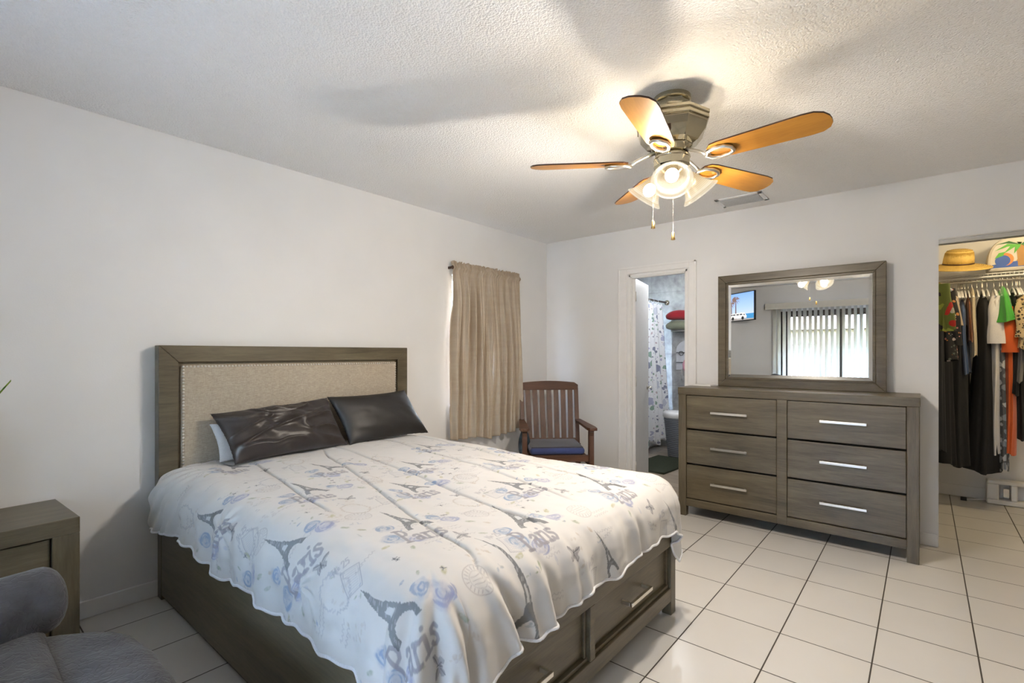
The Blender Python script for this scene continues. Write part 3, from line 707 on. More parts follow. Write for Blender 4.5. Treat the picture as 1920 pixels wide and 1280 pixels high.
# ------------------------------------------------------------------ dresser
dr=thing('dresser','long grey wooden six drawer dresser standing against the far wall under the mirror','dresser',(-.24,-2.337,0))
ox,oy=.24,2.337
def DB(mb,x0,x1,y0,y1,z0,z1): mb.box(x0+ox,x1+ox,y0+oy,y1+oy,z0,z1)
xf,xbk=-.44,-.02; ya,yb=-1.602,-3.072
b=MB(); DB(b,xf-.003,xbk,ya+.004,yb-.004,.948,1.005); b.build('top',M['wy'],dr,bevel=.003)
for q0,q1 in ((ya,ya-.060),(yb+.060,yb)):
    b=MB(); DB(b,xf,xf+.055,q0,q1,0,.948); b.build('leg',M['wz'],dr,bevel=.003)
    b=MB(); DB(b,xbk-.055,xbk,q0,q1,0,.948); b.build('leg',M['wz'],dr,bevel=.003)
for q0,q1 in ((ya-.008,ya-.026),(yb+.026,yb+.008)):
    b=MB(); DB(b,xf+.055,xbk-.055,q0,q1,.08,.948); b.build('side_panel',M['wz'],dr)
b=MB(); DB(b,xf+.002,xf+.03,-2.301,-2.364,.08,.948); DB(b,xf+.002,xf+.03,ya-.060,-2.301,.08,.137); DB(b,xf+.002,xf+.03,-2.364,yb+.060,.08,.137)
b.build('front_frame',M['wy'],dr,bevel=.002)
b=MB(); DB(b,xf+.04,xbk-.02,ya-.03,yb+.03,.10,.12); DB(b,xf+.05,xf+.06,ya-.05,yb+.05,.12,.95); DB(b,xbk-.03,xbk-.02,ya-.05,yb+.05,.10,.95); b.build('inner_box',M['dark'],dr)
for c0,c1 in ((ya-.0625,-2.2985),(-2.3665,yb+.0625)):
    for z0,z1 in ((.687,.942),(.417,.672),(.144,.402)):
        b=MB(); DB(b,xf+.008,xf+.03,c0,c1,z0,z1); d=b.build('drawer',M['wy'],dr,bevel=.0025)
        c=(c0+c1)/2; zc=(z0+z1)/2+.005
        b=MB(); X=xf+.008
        DB(b,X-.030,X-.020,c-.128,c+.128,zc-.008,zc+.008); DB(b,X-.022,X,c-.118,c-.106,zc-.006,zc+.006); DB(b,X-.022,X,c+.106,c+.118,zc-.006,zc+.006)
        b.build('drawer_pull',M['nickel'],d,bevel=.0015)
# mirror
mr=thing('mirror','wide rectangular mirror in a grey wooden frame standing on the dresser','mirror',(-.085,-2.35,1.0055))
b=MB(); fx,bx=-.025,.03
def mframe(b,y0,y1,z0,z1,w,xa,xb):
    yi0,yi1,zi0,zi1=y0+w,y1-w,z0+w,z1-w
    for q in ([(y0,z1),(y1,z1),(yi1,zi1),(yi0,zi1)],[(y0,z0),(yi0,zi0),(yi1,zi0),(y1,z0)],[(y0,z1),(yi0,zi1),(yi0,zi0),(y0,z0)],[(y1,z1),(y1,z0),(yi1,zi0),(yi1,zi1)]):
        vs=[(xa,y,z) for y,z in q]+[(xb,y,z) for y,z in q]
        b.add(vs,[(3,2,1,0),(4,5,6,7),(0,1,5,4),(1,2,6,5),(2,3,7,6),(3,0,4,7)])
mframe(b,-.548,.548,0,.892,.058,fx,bx)
mframe(b,-.490,.490,.058,.834,.018,fx+.010,bx)
b.build('mirror_frame',M['wy'],mr,bevel=.003)
b=MB(); gy,gz0,gz1,bv=.472,.076,.816,.022
vs=[(-.008,-gy,gz0),(-.008,gy,gz0),(-.008,gy,gz1),(-.008,-gy,gz1),(-.0112,-gy+bv,gz0+bv),(-.0112,gy-bv,gz0+bv),(-.0112,gy-bv,gz1-bv),(-.0112,-gy+bv,gz1-bv)]
b.add(vs,[(0,1,5,4),(1,2,6,5),(2,3,7,6),(3,0,4,7),(4,5,6,7)])
tag(b.build('mirror_glass',M['mirror'],mr),'mirror glass with a bevelled edge')
b=MB(); b.box(.0,.026,-.48,.48,.06,.83); b.build('backing_board',M['dark'],mr)
for y in (-.35,.35):
    b=MB(); b.box(.031,.045,y-.03,y+.03,0,.6); b.build('support',M['wz'],mr)
# small papers left on the dresser
b=MB(); b.box(-.09,.09,-.055,.055,0,.006); b.box(-.085,.085,-.05,.05,.006,.010)
tag(b.build('notepad',M['white'],None,loc=(-.15,-1.70,1.0055),rot=(0,0,R(80))),'thin white notepad lying on the dresser at the left of the mirror','notepad')

# ------------------------------------------------------------------ nightstand
ns=thing('nightstand','small grey wooden nightstand with drawers against the left wall beside the recliner','nightstand',(-4.195,-.238,0),R(3.2))
w2,dp=.325,.205
b=MB(); b.box(-w2,w2,-dp,dp,.535,.600); b.build('top',M['wx'],ns,bevel=.003)
for sx in (-1,1):
    for sy in (-1,1):
        b=MB(); b.box(sx*w2,sx*(w2-.085),sy*dp*.985,sy*(dp-.05),0,.535); b.build('leg',M['wz'],ns,bevel=.003)
    b=MB(); b.box(sx*(w2-.01),sx*(w2-.03),-dp+.05,dp-.05,.06,.535); b.build('side_panel',M['wy'],ns)
for z0,z1 in ((.302,.528),(.075,.295)):
    b=MB(); b.box(-w2+.089,w2-.089,-dp+.018,-dp+.04,z0,z1); d=b.build('drawer',M['wx'],ns,bevel=.002)
    b=MB(); pull(b,-.11,.11,-dp+.018,(z0+z1)/2,.03,.01,.014); b.build('drawer_pull',M['nickel'],d,bevel=.001)
b=MB(); b.box(-w2+.05,w2-.05,-dp+.04,dp-.02,.06,.53); b.build('inner_box',M['dark'],ns)
# potted plant on the nightstand
pl_=thing('potted_plant','potted plant with long pointed green leaves on the nightstand, one leaf tip in view','plant',(-4.272,-.205,.601))
b=MB(); b.lathe([(.055,0),(.062,.02),(.078,.13),(.082,.14),(.074,.14),(.07,.12)],28,cap=True); b.build('pot',M['white'],pl_,smooth=True)
m=N('plant_leaf'); v=m.coord(scale=(1,1,.3)); a=m.noise(v,60,3); m.set(m.ramp(a.outputs['Fac'],[(.35,(.05,.16,.015,1)),(.65,(.30,.42,.04,1))]),.35); M['leaf']=m.mat
b=MB(); b.lathe([(.068,.118),(.05,.124),(.0,.128)],20,cap=False); b.build('soil',M['dark'],pl_)
for k,(ang,L,lean,wd) in enumerate([(-22,.565,.22,.028),(60,.42,.10,.03),(140,.50,.16,.03),(215,.45,.14,.03),(290,.36,.12,.028),(20,.40,.06,.03),(170,.33,.2,.026),(100,.3,.2,.024)]):
    ca,sa=math.cos(R(ang)),math.sin(R(ang))
    def fn(s,t):
        r=.02+lean*t**1.3; ww=wd*math.sin(PI*min(1,(t*.93+.07))**.8)*(s-.5)*2; z=.12+(L-.1)*t-.02*t*t
        return (r*ca-ww*sa, r*sa+ww*ca, z-.006*(1-abs(s-.5)*2))
    b=MB(); b.grid(fn,5,18); b.build('leaf',M['leaf'],pl_,smooth=True,solid=.0015)

# ------------------------------------------------------------------ grey recliner (front edge at x -4.03)
rc=thing('recliner','grey suede recliner armchair with rolled arm and padded footrest at lower left','armchair',(-4.45,-1.42,0),0)
def RB(name,x0,x1,y0,y1,z0,z1,r,**k):
    b=MB(); rbox(b,x0+4.45,x1+4.45,y0+1.42,y1+1.42,z0,z1,r,6); return b.build(name,M['suede'],rc,smooth=True,**k)
RB('base',-5.10,-4.06,-1.98,-.86,.05,.30,.03)
for fx_ in (-4.98,-4.18):
    for fy_ in (-1.9,-.95):
        b=MB(); b.lathe([(.022,0),(.028,.055)],14,M=Matrix.Translation((fx_+4.45,fy_+1.42,0))); b.build('foot',M['black'],rc,smooth=True)
RB('seat_cushion',-4.85,-4.035,-1.82,-.93,.30,.452,.045)
# bulging footrest: half-round pad in front of the seat
b=MB()
def fr(s,t):
    a=s*PI; e=.5
    y=-1.50+.395*(1 if math.cos(a)>0 else -1)*abs(math.cos(a))**.62
    bulge=.215*abs(math.sin(a))**.62
    prof=[(0,.06),(.72,.06),(.9,.09),(.97,.2),(1,.32),(.985,.375),(.93,.402),(.80,.418),(.4,.43),(0,.436)]
    k=t*(len(prof)-1); i=min(int(k),len(prof)-2); f=k-i
    q=prof[i][0]*(1-f)+prof[i+1][0]*f; z=prof[i][1]*(1-f)+prof[i+1][1]*f
    return (-4.045+bulge*q+4.45,(-1.50+(y+1.50)*(.55+.45*q) if 0 else y)+1.42 if q>0 else y+1.42,z+.004*math.sin(y*40)*q)
b.grid(fr,48,28); b.build('footrest',M['suede'],rc,smooth=True)
def arm(yc,x0,x1,skew,name):
    b=MB(); n=26; pts=[];rr=[]
    ts=[0,.02,.05]+[.1+.8*i/12 for i in range(13)]+[.93,.95,.965,.978,.988,.995,.999,1.0]
    for t in ts:
        x=x0+(x1-x0)*t; e=max(0,(t-.93)/.07); rad=.100*max(0,1-e**2.6)**.5 if e<1 else .0
        if e>0: rad=max(rad,.100*.45*(1-e)+.012)
        if t<.06: rad=.1*(.4+.6*t/.06)
        pts.append((x+4.45,yc+skew*(t-1)+1.42,.512+.006*math.sin(t*5))); rr.append(max(rad,.012))
    b.tube(pts,rr,28); b.build(name,M['suede'],rc,smooth=True)
arm(-.985,-4.86,-3.985,.16,'arm_roll'); arm(-1.93,-4.86,-4.02,0,'arm_roll')
RB('arm_panel',-4.85,-4.05,-.99,-.885,.06,.50,.035); RB('arm_panel',-4.85,-4.05,-2.00,-1.84,.06,.50,.035)
b=MB(); rbox(b,-.42,.42,-.10,.10,0,.44,.09,6); b.build('backrest',M['suede'],rc,smooth=True,loc=(-.46,-.01,.42),rot=(R(-14)*0,R(-16),R(90)))

# ------------------------------------------------------------------ slatted wooden chair in the corner (front = -Y)
ch=thing('wooden_armchair','brown slatted wooden armchair with a navy seat cushion in the room corner','chair',(-.605,-.515,0),R(-47))
tz,tx=M['teak_z'],M['teak_x']
def slab(b,p0,p1,w,t,ax=(1,0,0)):
    """board from p0 to p1; width w along ax"""
    p0,p1,ax=Vector(p0),Vector(p1),Vector(ax).normalized(); d=(p1-p0).normalized(); n=d.cross(ax).normalized()
    b.hexa([p0-ax*w/2-n*t/2,p0+ax*w/2-n*t/2,p0+ax*w/2+n*t/2,p0-ax*w/2+n*t/2],[p1-ax*w/2-n*t/2,p1+ax*w/2-n*t/2,p1+ax*w/2+n*t/2,p1-ax*w/2+n*t/2])
backx=lambda z:.20+ (z-.40)*.27
for sx in (-1,1):
    b=MB(); slab(b,(sx*.262,.20,0),(sx*.262,.20,.42),.045,.04); b.build('leg',tz,ch,bevel=.003)
    b=MB(); slab(b,(sx*.285,-.27,0),(sx*.285,-.27,.615),.042,.055)
    b.prism([(-.27,.60),(-.31,.60),(-.27,.50)],sx*.285-.018,sx*.285+.018,M=Matrix(((0,0,1,0),(1,0,0,0),(0,1,0,0),(0,0,0,1))))
    b.build('leg',tz,ch,bevel=.003)
    b=MB(); z0,z1=.36,.93; slab(b,(sx*.258,backx(z0),z0),(sx*.268,backx(z1),z1),.038,.028); b.build('back_post',tz,ch,bevel=.003)
    b=MB(); 
    b.prism([(sx*.245,.27),(sx*.295,.27),(sx*.330,-.25),(sx*.325,-.335),(sx*.300,-.345),(sx*.262,-.34),(sx*.245,-.30)],.0,.024,M=Matrix.Translation((0,0,.618)))
    b.build('armrest',tx,ch,bevel=.003)
    b=MB(); slab(b,(sx*.275,-.25,.34),(sx*.262,.20,.34),.06,.022,(0,0,1)); b.build('side_rail',tx,ch,bevel=.002)
b=MB(); n=16; zt=.915
pts=[]; 
top=[(-.285+.57*i/n, .985+.018*math.sin(PI*i/n)-(.02 if i in (0,n) else 0)) for i in range(n+1)]
poly=[(-.285,zt),(.285,zt)]+top[::-1]
b.prism(poly,-.014,.014,M=Matrix.Translation((0,backx(.93)-.004,.0))@Matrix(((1,0,0,0),(0,0.0,1,0),(0,1,0,0),(0,0,0,1))))
b.build('crest_rail',tx,ch,bevel=.003)
for i in range(7):
    x=-.2+.4*i/6
    b=MB(); slab(b,(x*.97,backx(.44)-.002,.44),(x*1.04,backx(.92)-.002,.92),.047,.013); b.build('back_slat',tz,ch,bevel=.002)
b=MB(); slab(b,(-.25,backx(.445),.445),(.25,backx(.445),.445),.045,.022,(0,0,1)); b.build('lower_back_rail',tx,ch,bevel=.002)
b=MB(); slab(b,(-.268,-.268,.375),(.268,-.268,.375),.055,.024,(0,0,1)); b.build('front_rail',tx,ch,bevel=.002)
b=MB()
for i in range(6): b.box(-.25,.25,-.25+i*.075,-.19+i*.075,.385,.398)
b.build('seat_frame',tx,ch,bevel=.002)
b=MB(); rbox(b,-.238,.238,-.262,.185,.400,.462,.028,5)
b.build('seat_cushion',M['navy'],ch,smooth=True)
b=MB(); rbox(b,-.225,.225,-.245,.172,.452,.468,.008,3); tag(b.build('cushion_top',M['navytop'],ch,smooth=True),'grey woven cushion top')
# dark blue bag on the floor between curtain and chair
m=N('blue_grey_bag_cloth'); v=m.coord(); a=m.noise(v,18,3); m.set(m.ramp(a.outputs['Fac'],[(.35,(.015,.025,.04,1)),(.65,(.06,.10,.14,1))]),.6); M['bag']=m.mat
bg=thing('fabric_bag','dark blue fabric bag hanging under the left arm of the wooden chair','bag',(-.80,-.33,0))
b=MB()
def bagf(s,t):
    a=2*PI*s; r=.075*math.sin(PI*(.06+.90*t))**.6; return (r*math.cos(a)*.9,r*.55*math.sin(a)*(1+.1*math.sin(5*a)),.30+.27*t)
b.grid(bagf,28,16,closed_u=True); b.build('bag_body',M['bag'],bg,smooth=True,loc=(0,0,.02))
b=MB(); b.tube([(0,0,.57),(.015,0,.61),(.03,0,.625)],.006,8); b.build('strap',M['bag'],bg,smooth=True)
b=MB(); b.lathe([(.05,0),(.05,.012),(.014,.02),(.014,.33),(.0,.335)],16); tag(b.build('bag_stand',M['black'],bg,smooth=True),'black upright under the bag')

# ------------------------------------------------------------------ ceiling fan
fan=thing('ceiling_fan','flush mounted antique nickel ceiling fan with five honey oak blades and lit glass shades','ceiling fan',(-2.074,-2.207,2.44))
ch_=M['chrome']
b=MB(); b.lathe([(.083,-.001),(.085,-.022),(.080,-.026)],36); b.lathe([(.079,-.026),(.080,-.058),(.070,-.064),(.060,-.066)],8,ph=R(10)); b.lathe([(.058,-.064),(.060,-.075),(.066,-.080),(.066,-.09)],32)
b.build('canopy',ch_,fan,bevel=.0015)
b=MB(); ph=R(3)
b.lathe([(.10,-.082),(.150,-.092),(.168,-.098),(.168,-.112),(.160,-.116),(.166,-.120),(.166,-.134),(.156,-.138),(.160,-.142),(.150,-.175),(.118,-.215),(.095,-.228)],8,ph=ph)
b.build('motor_housing',ch_,fan,bevel=.002)
b=MB(); b.lathe([(.088,-.226),(.092,-.234),(.080,-.245),(.072,-.256),(.060,-.262)],36); b.build('hub',ch_,fan,smooth=True,bevel=.001)
b=MB(); b.lathe([(.058,-.262),(.078,-.268),(.081,-.274),(.081,-.282)],36); b.lathe([(.081,-.282),(.082,-.315),(.074,-.328),(.05,-.336)],10,ph=R(20)); b.lathe([(.05,-.334),(.03,-.35),(.012,-.365),(.008,-.38)],24)
b.build('light_kit',ch_,fan,bevel=.001)
ZB=-.297
def blade(a):
    tilt=-.0194*math.cos(a)+.0296*math.sin(a)
    # bracket
    Mx=Matrix.Rotation(a,4,'Z')@Matrix.Rotation(-math.atan(tilt),4,'Y')
    Px=Matrix.Translation((0,0,ZB))@Matrix.Rotation(R(-12),4,'X')
    b=MB(); b.tube([(.062,0,-.246),(.10,0,-.262),(.15,.0,-.285),(.18,0,ZB-.006)],[.010,.008,.0075,.008],8,M=Mx)
    ring=[]
    for q in [(.172,0),(.19,.026),(.225,.036),(.262,.032),(.285,.014),(.285,-.014),(.262,-.032),(.225,-.036),(.19,-.026)]: ring.append((q[0],q[1],-.009))
    b.tube(ring,.0085,8,M=Mx@Px,closed=True)
    br=b.build('blade_bracket',M['nickel'],fan,smooth=True)
    # blade outline
    out=[(.185,-.030),(.205,-.052),(.24,-.060),(.56,-.070),(.60,-.066),(.628,-.048),(.641,-.022),(.643,0),(.641,.022),(.628,.048),(.60,.066),(.56,.070),(.24,.060),(.205,.052),(.185,.030)]
    n=len(out); b=MB()
    vs=[(x,y,-.0005) for x,y in out]+[(x,y,.006) for x,y in out]
    b.add(vs,[tuple(range(n-1,-1,-1))],0,None); b.add(vs,[tuple(range(n,2*n))]+[(i,(i+1)%n,n+(i+1)%n,n+i) for i in range(n)],1,None)
    bl=b.build('fan_blade',[M['oak'],M['bladetop']],fan); bl.matrix_local=Mx@Px
for k in range(5): blade(R(118.9+72*k))
LIGHTS=[]
for k,(ang,pw) in enumerate(((202,1.0),(82,1.0),(322,.35))):
    a=R(ang); Mx=Matrix.Rotation(a,4,'Z')@Matrix.Translation((.055,0,-.325))@Matrix.Rotation(R(180-42),4,'Y')
    b=MB(); b.lathe([(.0,-.01),(.018,-.01),(.018,.03),(.026,.034),(.026,.045),(.0,.045)],20,M=Mx); b.build('lamp_socket',ch_,fan,smooth=True)
    prof=[(.028,.032),(.034,.045),(.040,.062),(.050,.085),(.062,.108),(.068,.118),(.074,.122),(.082,.130),(.088,.136),(.0875,.139),(.080,.134),(.066,.122),(.058,.109),(.046,.085),(.036,.062),(.028,.04)]
    b=MB(); b.lathe(prof,48,cap=False); gs=b.build('glass_shade',M['shade'],fan,smooth=True); gs.matrix_local=Mx
    if pw>.5:
        b=MB(); b.sphere((0,0,.092),.029,1,1,1.1,24,14,M=Mx); b.build('bulb',M['bulb'],fan,smooth=True)
    p=Mx@Vector((0,0,.125)); LIGHTS.append((p,pw))
for (x,y,z1,z2) in ((-.052,.012,-.40-.055,-.585),(-.008,-.040,-.38,-.652)):
    pass
def chain(px,py,zt,zb,bm):
    b=MB(); n=int((zt-zb)/.006)
    for i in range(n): b.sphere((px,py,zt-(zt-zb)*i/n),.0015,seg=6,rings=4)
    c=b.build('pull_chain',M['nickel'],fan,smooth=True)
    b=MB(); b.lathe([(.002,zb+.002),(.006,zb-.002),(.0075,zb-.022),(.010,zb-.034),(.0,zb-.036)],16,M=Matrix.Translation((px,py,0))); b.build('chain_pull',bm,c,smooth=True)
chain(-.045,.07,-.33,-.560,M['brass']); chain(.015,-.0,-.375,-.612,M['brass'])

# ceiling vent
vt=thing('air_vent','white louvred air vent in the ceiling behind the fan','vent',(-.285,-2.03,2.44))
b=MB(); x0,x1,y0_,y1_=-.12,.12,-.165,.165
b.box(x0,x1,y0_,y0_+.03,-.008,0); b.box(x0,x1,y1_-.03,y1_,-.008,0); b.box(x0,x0+.035,y0_,y1_,-.008,0); b.box(x1-.035,x1,y0_,y1_,-.008,0); b.build('vent_frame',M['white'],vt,bevel=.002)
b=MB(); 
for i in range(7):
    x=-.075+.15*i/6; b.box(-.010,.010,-.135,.135,-.0008,.0008,M=Matrix.Translation((x,0,-.010))@Matrix.Rotation(R(-50),4,'Y'))
b.build('louvre',M['white'],vt); b=MB(); b.box(-.085,.085,-.135,.135,-.0018,-.0005); b.build('duct_shade_sheet',M['dark'],vt)  # dark sheet under the ceiling, painted as the shade between the louvres
# ------------------------------------------------------------------ bathroom beyond the door
m=N('grey_stone_wall_tile'); v=m.coord(); a=m.noise(v,4,6,.65,.8); b_=m.noise(v,16,4)
br=m.n('ShaderNodeTexBrick'); br.offset=0; 
for k,q in (('Scale',1),('Mortar Size',.002),('Brick Width',.5),('Row Height',.42)): br.inputs[k].default_value=q
br.inputs['Color1'].default_value=(1,1,1,1);br.inputs['Color2'].default_value=(.95,.95,.95,1);br.inputs['Mortar'].default_value=(.6,.6,.6,1)
sw=m.n('ShaderNodeSeparateXYZ'); m.l(v,sw.inputs[0]); cb=m.n('ShaderNodeCombineXYZ'); m.l(m.math('ADD',sw.outputs['Y'],sw.outputs['X']),cb.inputs[0]); m.l(sw.outputs['Z'],cb.inputs[1]); m.l(cb.outputs[0],br.inputs['Vector'])
f=m.math('ADD',m.math('MULTIPLY',a.outputs['Fac'],.7),m.math('MULTIPLY',b_.outputs['Fac'],.3))
m.set(m.mix(1,m.ramp(f,[(.35,(.22,.22,.215,1)),(.65,(.48,.48,.47,1))]),br.outputs['Color'],'MULTIPLY'),.4); M['stone']=m.mat
m=N('wood_look_plank_floor'); v=m.coord(rot=(0,0,PI/2)); br=m.n('ShaderNodeTexBrick')
for k,q in (('Scale',1),('Mortar Size',.003),('Brick Width',.9),('Row Height',.15)): br.inputs[k].default_value=q
br.inputs['Color1'].default_value=(.42,.34,.25,1);br.inputs['Color2'].default_value=(.55,.47,.37,1);br.inputs['Mortar'].default_value=(.12,.1,.08,1); m.l(v,br.inputs['Vector'])
a=m.noise(m.coord(scale=(12,1,1)),4,4); m.set(m.mix(.5,br.outputs['Color'],m.ramp(a.outputs['Fac'],[(.3,(.5,.45,.4,1)),(.7,(1,1,1,1))]),'MULTIPLY'),.4); M['plank']=m.mat
BX=2.2; BT=2.35
b=MB(); b.box(.0301,BX+.1,-1.60,.45,-.1,.004); struct(b.build('floor_bathroom',M['plank']))
b=MB(); b.box(T,BX+.1,-1.70,.45,BT,BT+.05); struct(b.build('ceiling_bathroom',M['wall']))
b=MB(); b.box(BX,BX+.1,-1.70,.45,0.004,BT); struct(b.build('wall_bathroom_back',M['stone']))
b=MB(); b.box(T,BX,.35,.45,0.004,BT); struct(b.build('wall_bathroom_left',M['stone']))
b=MB(); b.box(T,BX,-1.70,-1.60,0.004,BT); struct(b.build('wall_bathroom_right',M['stone']))
tub=thing('bathtub','white bathtub behind the shower curtain, hardly seen','bathtub',(1.3,-.02,0))
b=MB(); rbox(b,-.88,.88,-.30,.36,.005,.50,.05,4); b.build('tub_body',M['white'],tub,smooth=True)
sr=thing('shower_rod','dark shower curtain rod with round wall flange seen through the bathroom door','shower rod',(0,0,0))
b=MB(); b.tube([(T+.01,-.42,1.955),(BX-.01,-.42,1.955)],.012,12); b.build('rod',M['bladetop'],sr,smooth=True)
for x,dx in ((T+.001,1),(BX-.001,-1)):
    b=MB(); b.lathe([(.036,0),(.036,.01),(.028,.03),(.015,.036)],24,M=Matrix.Translation((x,-.42,1.955))@Matrix.Rotation(dx*PI/2,4,'Y')); b.build('flange',M['chrome'],sr,smooth=True)
m=N('shower_curtain_print'); v=m.coord()
def spots(scale,size,cols,off):
    mp=m.n('ShaderNodeMapping'); mp.inputs['Location'].default_value=off; m.l(v,mp.inputs['Vector'])
    dn=m.noise(mp.outputs[0],scale*1.2,3); vv=m.n('ShaderNodeVectorMath'); vv.operation='MULTIPLY_ADD'; m.l(dn.outputs['Color'],vv.inputs[0]); vv.inputs[1].default_value=(.9/scale,)*3; m.l(mp.outputs[0],vv.inputs[2])
    vo=m.n('ShaderNodeTexVoronoi'); vo.inputs['Scale'].default_value=scale; m.l(vv.outputs[0],vo.inputs['Vector'])
    sp=m.n('ShaderNodeSeparateColor'); m.l(vo.outputs['Color'],sp.inputs[0])
    return m.ramp(sp.outputs[0],[(i/len(cols),c) for i,c in enumerate(cols)],'CONSTANT'), m.math('LESS_THAN',vo.outputs['Distance'],m.math('MULTIPLY',sp.outputs[1],size))
c1,k1=spots(10,.52,[(.40,.42,.58,1),(.26,.38,.32,1),(.55,.58,.68,1),(.24,.26,.36,1),(.45,.55,.52,1)],(0,0,0))
c2,k2=spots(24,.42,[(.25,.36,.30,1),(.42,.42,.58,1),(.5,.42,.46,1),(.2,.22,.3,1)],(3,1,2))
c=m.mix(k2,(.78,.80,.84,1),c2); c=m.mix(k1,c,c1); m.set(c,.6); M['shower']=m.mat
b=MB()
def sc(s,t):
    x=.25+(2.0-.25)*s+ .10*t*s*s; z=1.915-(1.915-.13+.03*math.sin(s*40))*t
    y=-.42-.02*t+(.022+.02*t)*math.sin(s*13*2*PI+.6*math.sin(t*3))+.01*math.sin(s*57)-(.10*max(0,s-.5)*t)
    return (x,y,z)
b.grid(sc,240,60)
tag(b.build('shower_curtain',M['shower'],None,smooth=True,solid=.001),'white shower curtain printed with blue and green leaves and birds in the bathroom','shower curtain')
for i in range(13):
    x=.27+1.7*(i+.25)/13
    b=MB(); b.tube([(.0,.018*math.cos(q*PI/6),.020*math.sin(q*PI/6)) for q in range(12)],.0025,6,closed=True)
    if i==0: rg=b.build('curtain_ring',M['white'],None,smooth=True,loc=(x,-.42,1.944)); tag(rg,'small white ring holding the leaf printed shower curtain on its rod','curtain ring','rings along the shower rod')
    else: dup(rg,None,(x,-.42,1.944))
# towel shelf with two rolled towels
ts=thing('towel_rack','chrome towel rack on the bathroom wall above the toilet area','towel rack',(BX,-.83,1.66))
b=MB()
for z in (.035,-.10):
    for y in (-.27,.27): b.tube([(-.002,y,z),(-.20,y,z)],.006,8)
    for x in (-.20,-.12,-.05): b.tube([(x,-.27,z),(x,.27,z)],.005,8)
b.build('rack',M['nickel'],ts,smooth=True)
def roll(name,label,z,mat,r,L,yc=-.79):
    b=MB(); n=24; pts=[(BX-.115,yc+L*(i/(n-1)-.5),z+.012*math.sin(i*.45)) for i in range(n)]
    rr=[r*(1-abs(2*i/(n-1)-1)**7*.55) for i in range(n)]
    b.tube(pts,rr,24); tag(b.build(name,mat,None,smooth=True),label,'towel')
M['t_red']=cloth('red_towel',(.30,.008,.015,1),.9,.15,120,.5); M['t_green']=cloth('sage_towel',(.20,.215,.15,1),.9,.15,120,.5)
roll('rolled_towel','red rolled towel on the upper bar of the bathroom rack',1.765,M['t_red'],.062,.66)
roll('rolled_towel','sage green rolled towel on the bathroom rack below the red one',1.635,M['t_green'],.064,.66)
pq=thing('jewellery_hook_board','arched grey board with hooks and small items on the bathroom wall','hook board',(BX-.001,-.72,1.05))
m=flat('pale_grey_board',(.55,.56,.58,1),.6); bd=m
b=MB(); poly=[(-.17,0),(.17,0),(.17,.26)]+[(.17*math.cos(PI*i/14),.26+.14*math.sin(PI*i/14)) for i in range(1,14)]+[(-.17,.26)]
b.prism(poly,0,.012,M=Matrix(((0,0,-1,0),(1,0,0,0),(0,1,0,.0),(0,0,0,1)))); b.build('board',bd,pq,bevel=.002)
b=MB()
for z in (.10,.23): b.tube([(-.03,-.16,z),(-.03,.16,z)],.005,8)
b.tube([(-.02,.10+.03*math.cos(i),.22+.03*math.sin(i)) for i in range(6)],.004,6,closed=True); b.build('hook_rail',M['black'],pq,smooth=True)
b=MB(); rbox(b,-.06,-.02,-.03,.02,.14,.30,.008,3); b.build('black_case',M['black'],pq,smooth=True)
b=MB(); b.tube([(-.045,.03,.13),(-.05,.045,.08),(-.05,.04,.02),(-.045,.02,-.03)],[.018,.026,.026,.012],12); tag(b.build('pink_brush',flat('pink_plastic',(.6,.3,.38,1),.4),pq,smooth=True),'small pink brush')
b=MB(); b.sphere((-.05,-.10,.27),.028); b.build('glass_bauble',M['nickel'],pq,smooth=True)
for y,l in ((-.09,.10),(.09,.13),(-.13,.12)):
    b=MB(); b.tube([(-.03,y,.02),(-.03,y,-l)],.004,6); b.build('hanging_chain',M['nickel'],pq,smooth=True)
# hamper and rug
hp=thing('laundry_hamper','tapered grey woven hamper with white lid beside the shower curtain','hamper',(1.62,-.80,.0045))
m=N('grey_wicker'); v=m.coord(); wv=m.n('ShaderNodeTexWave'); wv.bands_direction='Z'; wv.inputs['Scale'].default_value=14; wv.inputs['Distortion'].default_value=2; m.l(v,wv.inputs['Vector'])
m.set(m.ramp(wv.outputs['Fac'],[(.2,(.09,.10,.115,1)),(.8,(.22,.235,.26,1))]),.6); m.bump(wv.outputs['Fac'],.5,.006)
b=MB(); b.lathe([(.0,0),(.115,0),(.12,.01),(.165,.46),(.172,.50)],32,cap=False); b.build('basket',m.mat,hp,smooth=True)
b=MB(); b.lathe([(.172,.49),(.182,.50),(.182,.54),(.172,.558),(.0,.565)],32,cap=False); b.build('lid',M['white'],hp,smooth=True)
b=MB(); b.box(.16,.19,-.4,-.3,.2,.2)
m=N('dark_green_pile'); v=m.coord(); a=m.noise(v,160,3); m.set(m.ramp(a.outputs['Fac'],[(.3,(.012,.018,.008,1)),(.7,(.05,.06,.03,1))]),1); m.bump(a.outputs['Fac'],1,.01)
b=MB(); rbox(b,-.40,.40,-.24,.24,0,.022,.01,3); tag(b.build('bath_rug',m.mat,None,smooth=True,loc=(1.10,-.80,.0045),rot=(0,0,R(-4))),'dark green bath rug on the bathroom floor inside the doorway','rug')
def ceil_lamp(label,x,y,z,c,w,r=.10):
    t_=thing('ceiling_lamp',label,'ceiling lamp',(x,y,z))
    b=MB(); b.lathe([(r,0),(r,-.02),(r*.9,-.03)],28); b.build('lamp_base',M['white'],t_,smooth=True)
    b=MB(); b.lathe([(r*.88,-.028),(r*.8,-.05),(r*.4,-.07),(0,-.075)],28,cap=False); b.build('lamp_globe',emit('lamp_globe_glow',c,w/4),t_,smooth=True)
    L=bpy.data.lights.new('lamp_light','POINT'); L.energy=w; L.color=c[:3]; L.shadow_soft_size=.06
    o=bpy.data.objects.new('lamp_light',L); COL.objects.link(o); o.parent=t_; o.location=(0,0,-.14)
